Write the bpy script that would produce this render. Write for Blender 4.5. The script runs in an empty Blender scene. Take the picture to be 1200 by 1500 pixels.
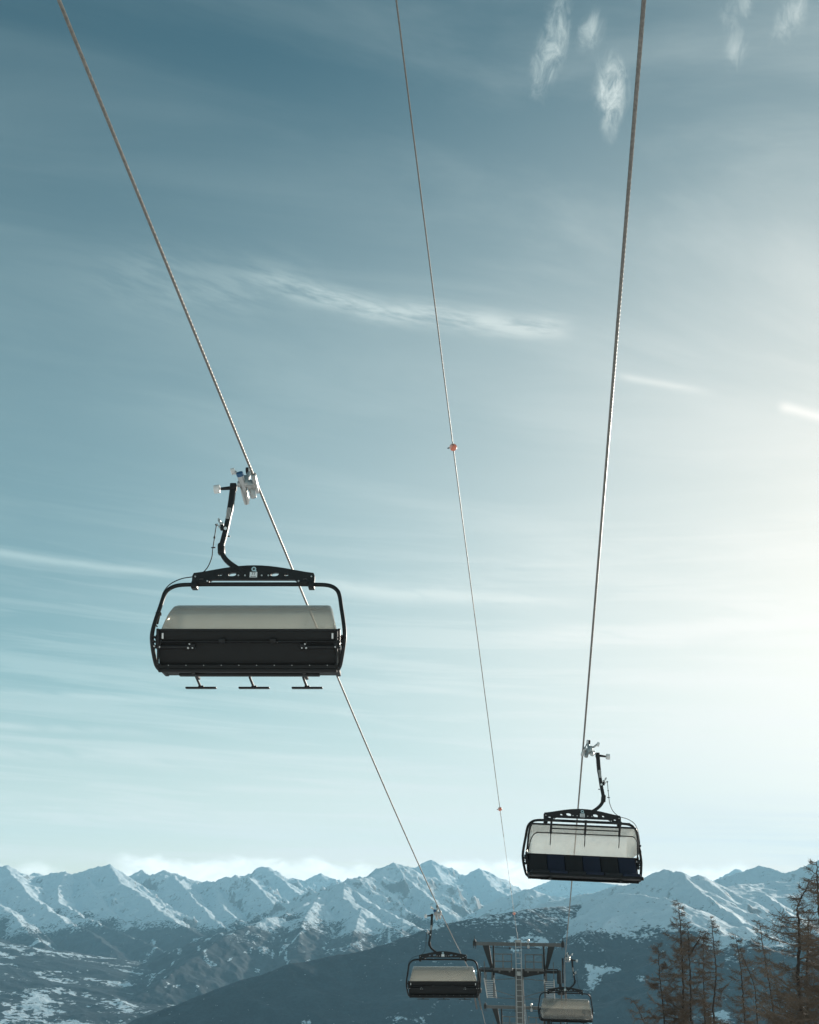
import bpy, bmesh, math, random
import numpy as np
from mathutils import Vector, Matrix

random.seed(7)
rng = np.random.default_rng(11)
D = bpy.data
scene = bpy.context.scene
COL = scene.collection
rad = math.radians

# ------------------------------------------------------------------ camera model
PITCH, ROLL = rad(22.1), rad(1.0)
CAM = np.array([0.0, 0.0, 1.7])
FOC = 1500.0
cF = np.array([0, math.cos(PITCH), math.sin(PITCH)])
R0 = np.array([1.0, 0, 0]); U0 = np.array([0, -math.sin(PITCH), math.cos(PITCH)])
cR = R0 * math.cos(ROLL) + U0 * math.sin(ROLL)
cU = U0 * math.cos(ROLL) - R0 * math.sin(ROLL)

def ray(px, py):
    return cF + (px - 600) / FOC * cR - (py - 750) / FOC * cU

def azel(px, py):
    d = ray(px, py)
    return math.atan2(d[0], d[1]), math.atan2(d[2], math.hypot(d[0], d[1]))

AZ = rad(7.831)                                  # heading of the lift line
H = np.array([math.sin(AZ), math.cos(AZ), 0])    # downhill along the line
X = np.array([math.cos(AZ), -math.sin(AZ), 0])   # to the right of it
RZ = -AZ

def line_pt(x, s, z):
    return X * x + H * s + np.array([0, 0, z])

# ------------------------------------------------------------------ tagging
def tag(o, label=None, cat=None, group=None, kind=None):
    if label: o['label'] = label
    if cat: o['category'] = cat
    if group: o['group'] = group
    if kind: o['kind'] = kind
    return o

def empty(name, loc, rz=0.0):
    o = D.objects.new(name, None); COL.objects.link(o)
    o.empty_display_size = 0.3
    o.location = Vector([float(c) for c in loc]); o.rotation_euler = (0, 0, rz)
    return o

def copy_tree(o, parent=None):
    c = o.copy(); COL.objects.link(c); c.parent = parent
    for ch in list(o.children):
        copy_tree(ch, c)
    return c

# ------------------------------------------------------------------ materials
def new_mat(name):
    m = D.materials.new(name); m.use_nodes = True
    nt = m.node_tree; nt.nodes.clear()
    return m, nt

def N(nt, typ, **kw):
    n = nt.nodes.new(typ)
    for k, v in kw.items():
        setattr(n, k, v)
    return n

def simple(name, col, rough=0.5, metal=0.0, var=0.25, scale=6.0, bump=0.0, spec=0.5):
    m, nt = new_mat(name); L = nt.links.new
    out = N(nt, 'ShaderNodeOutputMaterial'); b = N(nt, 'ShaderNodeBsdfPrincipled')
    tc = N(nt, 'ShaderNodeTexCoord'); no = N(nt, 'ShaderNodeTexNoise')
    no.inputs['Scale'].default_value = scale; no.inputs['Detail'].default_value = 6
    no.inputs['Roughness'].default_value = 0.65
    L(tc.outputs['Object'], no.inputs['Vector'])
    ramp = N(nt, 'ShaderNodeMapRange')
    ramp.inputs['From Min'].default_value = 0.25; ramp.inputs['From Max'].default_value = 0.75
    ramp.inputs['To Min'].default_value = 1 - var; ramp.inputs['To Max'].default_value = 1 + var
    L(no.outputs['Fac'], ramp.inputs['Value'])
    mul = N(nt, 'ShaderNodeMix', data_type='RGBA', blend_type='MULTIPLY')
    mul.inputs['Factor'].default_value = 1.0
    mul.inputs['A'].default_value = (*col, 1)
    L(ramp.outputs['Result'], mul.inputs['B'])
    L(mul.outputs['Result'], b.inputs['Base Color'])
    r2 = N(nt, 'ShaderNodeMapRange')
    r2.inputs['To Min'].default_value = max(rough - 0.12, 0.05); r2.inputs['To Max'].default_value = min(rough + 0.15, 1)
    L(no.outputs['Fac'], r2.inputs['Value']); L(r2.outputs['Result'], b.inputs['Roughness'])
    b.inputs['Metallic'].default_value = metal
    b.inputs['Specular IOR Level'].default_value = spec
    if bump:
        bp = N(nt, 'ShaderNodeBump'); bp.inputs['Strength'].default_value = bump
        L(no.outputs['Fac'], bp.inputs['Height']); L(bp.outputs['Normal'], b.inputs['Normal'])
    L(b.outputs['BSDF'], out.inputs['Surface'])
    return m

def bubble_mat():
    m, nt = new_mat('smoked_polycarbonate'); L = nt.links.new
    out = N(nt, 'ShaderNodeOutputMaterial')
    tc = N(nt, 'ShaderNodeTexCoord'); mp = N(nt, 'ShaderNodeMapping')
    mp.inputs['Scale'].default_value = (2.2, 2.2, 0.7)
    no = N(nt, 'ShaderNodeTexNoise'); no.inputs['Scale'].default_value = 2.5; no.inputs['Detail'].default_value = 7
    no.inputs['Roughness'].default_value = 0.6
    L(tc.outputs['Object'], mp.inputs['Vector']); L(mp.outputs['Vector'], no.inputs['Vector'])
    tr = N(nt, 'ShaderNodeBsdfTransparent'); tr.inputs['Color'].default_value = (0.93, 0.92, 0.885, 1)
    tl = N(nt, 'ShaderNodeBsdfTranslucent'); tl.inputs['Color'].default_value = (0.62, 0.605, 0.565, 1)
    df = N(nt, 'ShaderNodeBsdfDiffuse'); df.inputs['Color'].default_value = (0.36, 0.355, 0.335, 1)
    gl = N(nt, 'ShaderNodeBsdfGlossy'); gl.inputs['Roughness'].default_value = 0.12
    gl.inputs['Color'].default_value = (0.9, 0.9, 0.9, 1)
    m1 = N(nt, 'ShaderNodeMixShader'); m1.inputs['Fac'].default_value = 0.55
    L(tl.outputs[0], m1.inputs[1]); L(df.outputs[0], m1.inputs[2])
    mr = N(nt, 'ShaderNodeMapRange'); mr.inputs['From Min'].default_value = 0.3; mr.inputs['From Max'].default_value = 0.7
    mr.inputs['To Min'].default_value = 0.31; mr.inputs['To Max'].default_value = 0.37
    L(no.outputs['Fac'], mr.inputs['Value'])
    m2 = N(nt, 'ShaderNodeMixShader'); L(mr.outputs['Result'], m2.inputs['Fac'])
    L(tr.outputs[0], m2.inputs[1]); L(m1.outputs[0], m2.inputs[2])
    lw = N(nt, 'ShaderNodeLayerWeight'); lw.inputs['Blend'].default_value = 0.25
    mg = N(nt, 'ShaderNodeMath', operation='MULTIPLY'); mg.inputs[1].default_value = 0.5
    L(lw.outputs['Fresnel'], mg.inputs[0])
    m3 = N(nt, 'ShaderNodeMixShader'); L(mg.outputs[0], m3.inputs['Fac'])
    L(m2.outputs[0], m3.inputs[1]); L(gl.outputs[0], m3.inputs[2])
    L(m3.outputs[0], out.inputs['Surface'])
    return m

M = dict(
    black=simple('black_powder_coat', (0.010, 0.0098, 0.0095), 0.42, 0.0, 0.3, 9, 0.0, 0.35),
    panel=simple('black_plastic_panel', (0.013, 0.0125, 0.0115), 0.62, 0.0, 0.25, 4, 0.03, 0.3),
    bolt=simple('zinc_bolt', (0.5, 0.5, 0.48), 0.4, 0.6, 0.2, 20),
    navy=simple('navy_cushion', (0.010, 0.015, 0.032), 0.75, 0.0, 0.2, 12, 0.05),
    blackcush=simple('black_cushion', (0.012, 0.012, 0.013), 0.75, 0.0, 0.2, 12, 0.05),
    silver=simple('cast_aluminium', (0.45, 0.44, 0.42), 0.32, 0.8, 0.15, 14, 0.03),
    roller=simple('white_roller', (0.72, 0.70, 0.66), 0.45, 0.0, 0.12, 14),
    bluecap=simple('blue_cap', (0.03, 0.10, 0.20), 0.4, 0.0, 0.1, 14),
    white=simple('white_sticker', (0.72, 0.74, 0.72), 0.5, 0.0, 0.05, 30),
    greysticker=simple('grey_sticker', (0.42, 0.41, 0.38), 0.55, 0.0, 0.08, 30),
    teal=simple('pale_teal_paint', (0.40, 0.56, 0.58), 0.5, 0.0, 0.08, 30),
    ink=simple('black_ink', (0.02, 0.02, 0.02), 0.6, 0.0, 0.1, 30),
    rope=simple('steel_rope', (0.17, 0.155, 0.138), 0.42, 0.6, 0.45, 25),
    thin=simple('weathered_cable', (0.17, 0.16, 0.145), 0.45, 0.5, 0.35, 30),
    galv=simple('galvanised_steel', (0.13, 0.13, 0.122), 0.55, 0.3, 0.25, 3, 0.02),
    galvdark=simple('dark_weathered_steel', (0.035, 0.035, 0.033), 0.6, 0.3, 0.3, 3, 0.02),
    zinc=simple('bright_zinc', (0.40, 0.40, 0.38), 0.5, 0.3, 0.2, 6),
    rubber=simple('rubber', (0.015, 0.015, 0.015), 0.75, 0.0, 0.2, 9),
    orange=simple('faded_orange_plastic', (0.72, 0.20, 0.12), 0.42, 0.0, 0.15, 10),
    pink=simple('sunbleached_pink_plastic', (0.78, 0.40, 0.32), 0.45, 0.0, 0.15, 10),
    glass=simple('lamp_glass', (0.6, 0.6, 0.55), 0.15, 0.3, 0.1, 10),
    bark=simple('larch_bark', (0.060, 0.045, 0.036), 0.9, 0.0, 0.4, 5, 0.5),
    twig=simple('larch_twigs', (0.150, 0.104, 0.072), 0.9, 0.0, 0.4, 1.5),
    bubble=bubble_mat(),
)

# ------------------------------------------------------------------ mesh builder
WARP = ''
def warp(p):
    """the seat bench hangs a little forward and leans back"""
    x, y, z = p
    if WARP == 'bench':
        w = min(max((-2.0 - z) / 0.69, 0), 1)
        y += 0.19 * w + 0.27 * max(0.0, -2.69 - z)
        z = z if z > -2.69 else -2.69 + (z + 2.69) * 0.85
    elif WARP == 'shell':
        y += 0.20
        z = z if z > -2.69 else -2.69 + (z + 2.69) * 0.85
    elif WARP == 'raised':
        y += 0.15
    return Vector((x, y, z))

class MB:
    def __init__(self):
        self.bm = bmesh.new()
    def box(self, c, size, rot=None, bev=0.0, seg=2):
        mat = Matrix.Translation(Vector(c))
        if rot is not None:
            mat = mat @ rot.to_4x4()
        t = bmesh.new()
        bmesh.ops.create_cube(t, size=1.0, matrix=Matrix.Diagonal((*size, 1)))
        if bev:
            bmesh.ops.bevel(t, geom=t.edges[:], offset=bev, segments=seg, profile=0.5, affect='EDGES')
        t.transform(mat)
        self.join(t); return self
    def join(self, t):
        me = D.meshes.new('tmp'); t.to_mesh(me); t.free()
        self.bm.from_mesh(me); D.meshes.remove(me)
    def tube(self, pts, r, sides=10, cap=True):
        pts = [Vector(p) for p in pts]; n = len(pts)
        rs = r if hasattr(r, '__len__') else [r] * n
        rings = []; prev = None
        for i, p in enumerate(pts):
            t = (pts[min(i + 1, n - 1)] - pts[max(i - 1, 0)]).normalized()
            if prev is None:
                a = Vector((0, 0, 1)) if abs(t.z) < 0.9 else Vector((1, 0, 0))
                u = t.cross(a).normalized()
            else:
                u = (prev - t * prev.dot(t)).normalized()
            prev = u; v = t.cross(u)
            rings.append([self.bm.verts.new(p + (u * math.cos(2 * math.pi * k / sides) + v * math.sin(2 * math.pi * k / sides)) * rs[i]) for k in range(sides)])
        for a, b in zip(rings, rings[1:]):
            for k in range(sides):
                self.bm.faces.new((a[k], a[(k + 1) % sides], b[(k + 1) % sides], b[k]))
        if cap:
            self.bm.faces.new(rings[0][::-1]); self.bm.faces.new(rings[-1])
        return self
    def cyl(self, a, b, r, sides=20, bev=0.0):
        a, b = Vector(a), Vector(b)
        if bev:
            d = (b - a).normalized()
            return self.tube([a, a + d * bev * 0.3, a + d * bev, b - d * bev, b - d * bev * 0.3, b], [r - bev, r - bev * 0.3, r, r, r - bev * 0.3, r - bev], sides)
        return self.tube([a, b], r, sides)
    def prism(self, poly, y0, y1):
        """polygon in xz extruded along y"""
        f = [self.bm.verts.new((x, y0, z)) for x, z in poly]; g = [self.bm.verts.new((x, y1, z)) for x, z in poly]
        self.bm.faces.new(f); self.bm.faces.new(g[::-1]); n = len(poly)
        for i in range(n):
            self.bm.faces.new((f[i], g[i], g[(i + 1) % n], f[(i + 1) % n]))
        return self
    def build(self, name, mat, parent=None, smooth=35):
        for v in self.bm.verts:
            v.co = warp(v.co)
        bmesh.ops.recalc_face_normals(self.bm, faces=self.bm.faces[:])
        # separate pieces that do not touch become parts of their own
        bm = self.bm; bm.verts.index_update(); bm.faces.index_update(); bm.verts.ensure_lookup_table(); seen = set(); isl = []
        for v in bm.verts:
            if v.index in seen: continue
            st = [v]; seen.add(v.index); comp = []
            while st:
                a = st.pop(); comp.append(a)
                for e in a.link_edges:
                    b = e.other_vert(a)
                    if b.index not in seen:
                        seen.add(b.index); st.append(b)
            co = np.array([c.co[:] for c in comp])
            isl.append([comp, co.min(0) - 0.004, co.max(0) + 0.004])
        merged = True
        while merged and len(isl) > 1:
            merged = False
            for i in range(len(isl)):
                for j in range(len(isl) - 1, i, -1):
                    if (isl[i][1] <= isl[j][2]).all() and (isl[j][1] <= isl[i][2]).all():
                        isl[i] = [isl[i][0] + isl[j][0], np.minimum(isl[i][1], isl[j][1]), np.maximum(isl[i][2], isl[j][2])]
                        del isl[j]; merged = True
        isl.sort(key=lambda q: -len(q[0]))
        first = None
        for comp, _, _ in isl:
            t = bmesh.new(); mp = {v.index: t.verts.new(v.co) for v in comp}
            fs = {f for v in comp for f in v.link_faces}
            for f in sorted(fs, key=lambda f: f.index):
                t.faces.new([mp[v.index] for v in f.verts])
            me = D.meshes.new(name); t.to_mesh(me); t.free()
            o = obj(name, me, mat, parent, smooth)
            first = first or o
        bm.free()
        return first

def obj(name, me, mat, parent=None, smooth=35):
    me.materials.append(mat)
    if smooth:
        me.polygons.foreach_set('use_smooth', np.ones(len(me.polygons), dtype=bool))
        me.set_sharp_from_angle(angle=rad(smooth))
    o = D.objects.new(name, me); COL.objects.link(o)
    if parent is not None:
        o.parent = parent
    return o

def np_mesh(name, v, f):
    """v (n,3), f (m,4) or (m,3) arrays"""
    me = D.meshes.new(name); k = f.shape[1]
    me.vertices.add(len(v)); me.vertices.foreach_set('co', np.ascontiguousarray(v, dtype=np.float32).ravel())
    me.loops.add(f.size); me.loops.foreach_set('vertex_index', np.ascontiguousarray(f, dtype=np.int32).ravel())
    me.polygons.add(len(f)); me.polygons.foreach_set('loop_start', np.arange(0, f.size, k, dtype=np.int32))
    me.update(calc_edges=True)
    return me

def smooth_path(pts, n=6):
    """Catmull-Rom through pts"""
    P = [np.array(p, float) for p in pts]
    P = [2 * P[0] - P[1]] + P + [2 * P[-1] - P[-2]]
    out = []
    for i in range(1, len(P) - 2):
        for k in range(n):
            t = k / n
            out.append(0.5 * ((2 * P[i]) + (-P[i - 1] + P[i + 1]) * t + (2 * P[i - 1] - 5 * P[i] + 4 * P[i + 1] - P[i + 2]) * t * t + (-P[i - 1] + 3 * P[i] - 3 * P[i + 1] + P[i + 2]) * t ** 3))
    out.append(P[-2])
    return out

def plate_with_holes(name, outline, holes, thick, mat, parent, y=0.0):
    cu = D.curves.new(name, 'CURVE'); cu.dimensions = '2D'; cu.fill_mode = 'BOTH'
    cu.extrude = thick / 2; cu.bevel_depth = 0.004; cu.bevel_resolution = 1
    for loop in [outline] + holes:
        sp = cu.splines.new('POLY'); sp.points.add(len(loop) - 1); sp.use_cyclic_u = True
        for p, q in zip(sp.points, loop):
            p.co = (q[0], q[1], 0, 1)
    tmp = D.objects.new('tmp', cu); COL.objects.link(tmp)
    me = D.meshes.new_from_object(tmp.evaluated_get(bpy.context.evaluated_depsgraph_get()))
    D.objects.remove(tmp); D.curves.remove(cu)
    me.transform(Matrix.Translation((0, y, 0)) @ Matrix.Rotation(rad(90), 4, 'X'))
    me.name = name; me.materials.clear()
    return obj(name, me, mat, parent, 35)

def text_mesh(name, s, size, mat, parent, loc, rot):
    cu = D.curves.new(name, 'FONT'); cu.body = s; cu.size = size; cu.align_x = 'CENTER'; cu.align_y = 'CENTER'; cu.extrude = 0.002
    tmp = D.objects.new('tmp', cu); COL.objects.link(tmp)
    me = D.meshes.new_from_object(tmp.evaluated_get(bpy.context.evaluated_depsgraph_get()))
    D.objects.remove(tmp); D.curves.remove(cu)
    me.transform(Matrix.Translation(loc) @ rot)
    me.name = name; me.materials.clear()
    return obj(name, me, mat, parent, 0)

# ------------------------------------------------------------------ the ropes
cL = (6.58625e-04, -2.443345e-01, 12.2088681)
def z0(s): return cL[0] * s * s + cL[1] * s + cL[2]
KL = 1.028
def zL(s): return 1.7 + KL * (z0(s / KL) - 1.7)
def zR(s): return 6.22 - 0.19 * (s - 28.75) + 0.00076 * (s - 28.75) ** 2
def zC(s): return z0(s) + 2.45 + 0.9 * (1 - s / 68.0)

def solve(px, py, zf):
    q = ray(px, py); lo, hi = 1.0, 120.0
    g = lambda t: (CAM + t * q)[2] - zf(float((CAM + t * q) @ H))
    # first crossing
    ts = np.linspace(2, 90, 900); gv = [g(t) for t in ts]
    best = None
    for a, b, t0, t1 in zip(gv, gv[1:], ts, ts[1:]):
        if a * b <= 0:
            best = t0 + (t1 - t0) * a / (a - b); break
    if best is None:
        best = ts[int(np.argmin(np.abs(gv)))]
    w = CAM + best * q
    return float(w @ X), float(w @ H)

oL = -4.7234 * KL
S_T1, S_T2, X_T = 68.0, 81.0, -2.19
pr = [solve(px, py, zR) for px, py in ((942, 0), (918, 300), (892, 640), (865, 1010), (853, 1102), (846, 1180), (835, 1320))]
kR = np.polyfit([s for x, s in pr] + [68, 68], [x for x, s in pr] + [0.56, 0.56], 2)
def xR(s): return float(np.polyval(kR, s))
pc = [solve(px, py, zC) for px, py in ((582, 0), (611, 250), (664, 655), (712, 1030), (733, 1185), (753, 1338))]
kC = np.polyfit([s for x, s in pc] + [68], [x for x, s in pc] + [X_T - 0.02], 2)
def xC(s): return float(np.polyval(kC, s))
print('R', pr, kR); print('C', pc, kC)

DROP2 = 4.3
def rope_path(xf, zf, above=0.0, step=0.03, end=150.0):
    """world points along a rope: up to tower 1, over tower 2, then on down the hill"""
    P = []
    s = -22.0
    zt = zf(S_T1)
    while s < end:
        if s <= S_T1:
            if s < 2:      # straight on behind the camera
                x = xf(2) + (s - 2) * (xf(3) - xf(2)); z = zf(2) + (s - 2) * (zf(3) - zf(2))
            else:
                x, z = xf(s), zf(s)
        else:
            x = xf(S_T1)
            u = s - S_T1
            z = zt - DROP2 * min(u, 13) / 13 - max(0, u - 13) * 0.43
        P.append((x, s, z))
        s += step if 3 < s < 45 else (0.12 if s < 75 else 1.0)
    P = np.array(P)
    # ease the corners at the towers
    z = P[:, 2].copy()
    for s0 in (S_T1, S_T2):
        m = np.abs(P[:, 1] - s0) < 2.2
        for i in np.where(m)[0]:
            w = np.abs(P[:, 1] - P[i, 1]) < 1.1
            z[i] = P[w, 2].mean()
    P[:, 2] = z
    return np.stack([P[:, 0] * X[0] + P[:, 1] * H[0], P[:, 0] * X[1] + P[:, 1] * H[1], P[:, 2]], 1)

def lobed_rope(name, path, r, lay, mat, lobes=6, per=5):
    n = len(path); sides = lobes * per
    t = np.gradient(path, axis=0); t /= np.linalg.norm(t, axis=1)[:, None]
    u = np.cross(t, [0, 0, 1.0]); u /= np.linalg.norm(u, axis=1)[:, None]; v = np.cross(u, t)
    seg = np.r_[0, np.cumsum(np.linalg.norm(np.diff(path, axis=0), axis=1))]
    a = 2 * math.pi * np.arange(sides) / sides
    rr = r * (0.86 + 0.14 * np.abs(np.cos(a * lobes / 2)) ** 0.7)
    th = a[None, :] + (2 * math.pi * seg / lay)[:, None]
    V = path[:, None, :] + (np.cos(th)[..., None] * u[:, None] + np.sin(th)[..., None] * v[:, None]) * rr[None, :, None]
    idx = np.arange(n * sides).reshape(n, sides); nx = np.roll(idx, -1, 1)
    F = np.stack([idx[:-1], nx[:-1], nx[1:], idx[1:]], -1).reshape(-1, 4)
    return obj(name, np_mesh(name, V.reshape(-1, 3), F), mat, None, 50)

o = lobed_rope('haul_rope', rope_path(lambda s: oL, zL), 0.0225, 0.50, M['rope'])
tag(o, 'thick twisted steel haul rope on the left, running down past the nearest chair', 'rope', 'haul ropes')
o = lobed_rope('haul_rope', rope_path(xR, zR), 0.025, 0.50, M['rope'])
tag(o, 'thick twisted steel haul rope on the right, carrying the chair with raised bubble', 'rope', 'haul ropes')
pathC = rope_path(xC, zC)
o = lobed_rope('communication_cable', pathC, 0.0135, 0.22, M['thin'], lobes=3, per=4)
tag(o, 'thin cable strung high between the two haul ropes with small orange balls on it', 'cable')

def cable_point(s):
    i = int(np.argmin(np.abs(pathC @ H - s)))
    return pathC[i], (pathC[i + 1] - pathC[i - 1]) / np.linalg.norm(pathC[i + 1] - pathC[i - 1])

def marker_ball(s, label):
    p, t = cable_point(s)
    root = empty('marker_ball', p, RZ)
    sl = math.atan2(t[2], math.hypot(t[0], t[1]))
    root.rotation_euler = (sl, rad(35), RZ)
    def half(sgn, nm, mat):
        mb = MB(); t_ = bmesh.new()
        bmesh.ops.create_uvsphere(t_, u_segments=24, v_segments=16, radius=0.078)
        geom = t_.verts[:] + t_.edges[:] + t_.faces[:]
        bmesh.ops.bisect_plane(t_, geom=geom, plane_co=(sgn * 0.003, 0, 0), plane_no=(-sgn, 0, 0), clear_outer=True)
        bmesh.ops.holes_fill(t_, edges=[e for e in t_.edges if e.is_boundary])
        mb.join(t_); return mb.build(nm, mat, root, 40)
    half(1, 'shell', M['orange']); half(-1, 'shell', M['pink'])
    mb = MB(); mb.tube([(-0.05, 0, -0.055), (-0.085, 0, -0.095)], 0.008, 8); mb.cyl((-0.07, 0, -0.078), (-0.058, 0, -0.066), 0.016, 10)
    mb.build('clip', M['ink'], root)
    return tag(root, label, 'marker ball', 'marker balls on the thin cable')

sb = [solve(px, py, zC)[1] for px, py in ((664, 655), (733, 1185), (753, 1338))]
marker_ball(sb[0], 'orange and pink marker ball, nearest of the balls on the thin cable')
marker_ball(sb[1], 'small orange ball on the thin cable, beside the chair with raised bubble')
marker_ball(sb[2], 'tiny orange ball on the thin cable just above the lift tower')

# ------------------------------------------------------------------ the chairs
OX = 0.05          # body centre relative to the rope
PIV = (-0.25, -2.79)
def ry(p):         # body offset
    return (p[0] + OX, p[1], p[2])

def frame_half(sg):
    pts = [(0.0, 0, -1.84), (0.6, 0, -1.84), (1.0, 0, -1.845), (1.20, -0.01, -1.855), (1.32, -0.03, -1.89), (1.41, -0.07, -1.97), (1.455, -0.11, -2.08),
           (1.49, -0.2, -2.28), (1.53, -0.3, -2.5), (1.555, -0.37, -2.68), (1.56, -0.40, -2.82), (1.545, -0.41, -2.98), (1.52, -0.40, -3.15), (1.49, -0.37, -3.30), (1.45, -0.32, -3.37), (1.40, -0.26, -3.38)]
    return [ry((sg * a, b, c)) for a, b, c in smooth_path(pts, 4)]

def bubble_grid(opened):
    prof = smooth_path([(0, -0.44, -2.70), (0, -0.40, -2.48), (0, -0.26, -2.27), (0, -0.05, -2.16), (0, 0.16, -2.13), (0, 0.36, -2.20), (0, 0.51, -2.38), (0, 0.60, -2.66), (0, 0.635, -2.88), (0, 0.63, -3.08), (0, 0.58, -3.25)], 4)
    prof = [(p[1], p[2]) for p in prof]
    nu = 48; rows = []
    for i in range(nu + 1):
        u = -1 + 2 * i / nu
        u = math.copysign(1 - (1 - abs(u)) ** 1.35, u)      # denser at the ends
        x = u * 1.455; a = abs(x)
        c = 1.0
        if a > 1.345:
            t = min((a - 1.345) / 0.11, 1); c = 0.26 + 0.74 * math.sqrt(max(0.0, 1 - t * t))
        row = []
        for (y, z) in prof:
            dy, dz = (y - PIV[0]) * c, (z - PIV[1]) * c
            xs = 1 - 0.065 * min(max((z + 2.70) / 0.55, 0), 1)
            if opened:
                th = rad(95); dy, dz = dy * math.cos(th) - dz * math.sin(th), dy * math.sin(th) + dz * math.cos(th)
                dz -= 0.045; dy -= 0.06
            row.append(Vector(ry((x * xs, PIV[0] + dy, PIV[1] + dz))))
        rows.append(row)
    return rows

def make_bubble(root, opened):
    rows = bubble_grid(opened)
    mb = MB(); g = [[mb.bm.verts.new(p) for p in r] for r in rows]
    for a, b in zip(g, g[1:]):
        for k in range(len(a) - 1):
            mb.bm.faces.new((a[k], a[k + 1], b[k + 1], b[k]))
    bmesh.ops.recalc_face_normals(mb.bm, faces=mb.bm.faces[:])
    bub = mb.build('bubble', M['bubble'], root, 60)
    so = bub.modifiers.new('thickness', 'SOLIDIFY'); so.thickness = 0.007; so.offset = 0
    mb = MB()
    mb.tube([r[-1] for r in rows], 0.026, 8)
    mb.build('rim', M['black'], bub, 60)
    mb = MB(); mb.tube([r[0] for r in rows], 0.012, 6)
    mb.build('rear_edge', M['black'], bub, 60)
    # swing arms that carry the bubble at both ends
    for sg in (-1, 1):
        ends = rows[0] if sg < 0 else rows[-1]
        mb = MB()
        piv = Vector(ry((sg * 1.475, PIV[0], PIV[1])))
        for q in (ends[6], ends[-8]):
            d = q - piv
            mb.tube([piv, piv + d * 0.5, q + Vector((sg * 0.01, 0, 0))], 0.016, 6)
        mb.cyl(piv - Vector((sg * 0.03, 0, 0)), piv + Vector((sg * 0.05, 0, 0)), 0.06, 14)
        mb.build('swing_arm', M['black'], bub)

def make_restraint(root, opened):
    mb = MB(); foot = []
    if not opened:
        loop = [(1.44, -0.30, -2.95), (1.42, -0.1, -2.90), (1.36, 0.18, -2.88), (1.22, 0.30, -2.90), (1.0, 0.33, -2.91), (0, 0.33, -2.91)]
        for x in (-0.89, 0.0, 0.89):
            foot.append(((x - 0.06, 0.30, -2.91), (x - 0.06, 0.27, -3.10), (x - 0.05, 0.16, -3.40), (x, 0.30, -3.555)))
    else:
        loop = [(1.44, -0.30, -2.75), (1.43, -0.14, -2.62), (1.41, 0.06, -2.45), (1.36, 0.2, -2.30), (1.27, 0.26, -2.215), (1.1, 0.28, -2.20), (0, 0.28, -2.20)]
        for x in (-0.89, 0.0, 0.89):
            foot.append(((x, 0.28, -2.20), (x, 0.34, -2.10), (x, 0.42, -2.0), (x, 0.46, -1.90)))
    half = smooth_path(loop, 4)
    full = [ry((-p[0], p[1], p[2])) for p in half] + [ry(tuple(p)) for p in half[::-1][1:]]
    mb.tube(full, 0.014 if opened else 0.018, 8)
    if opened:
        mb.tube([ry((-0.89, 0.34, -2.09)), ry((0.89, 0.34, -2.09))], 0.016, 8)
        for x in (-0.89, 0, 0.89):
            mb.tube([ry((x, 0.28, -2.2)), ry((x + 0.005, 0.27, -2.35)), ry((x + 0.012, 0.22, -2.5))], 0.012, 8)
            mb.box(ry((x, 0.28, -2.2)), (0.045, 0.05, 0.06), bev=0.01)
    bar = mb.build('restraint_bar', M['black'], root, 60)
    for f in foot:
        mb = MB()
        mb.tube([ry(p) for p in f], 0.030 if opened else 0.022, 8)
        x, y, z = ry(f[-1])
        mb.box((x, y, z), (0.52, 0.075, 0.035), bev=0.012)
        mb.box((x, y, z + 0.02), (0.09, 0.06, 0.04), bev=0.01)
        mb.build('footrest', M['black'], bar, 40)

def ell(cx, cz, a, b, sk=0.0, n=18, p=2.6):
    L_ = []
    for k in range(n):
        t = 2 * math.pi * k / n
        c, s_ = math.cos(t), math.sin(t)
        zx = b * math.copysign(abs(s_) ** (2 / p), s_)
        L_.append((cx + a * math.copysign(abs(c) ** (2 / p), c) + sk * zx, cz + zx))
    return L_

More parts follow.
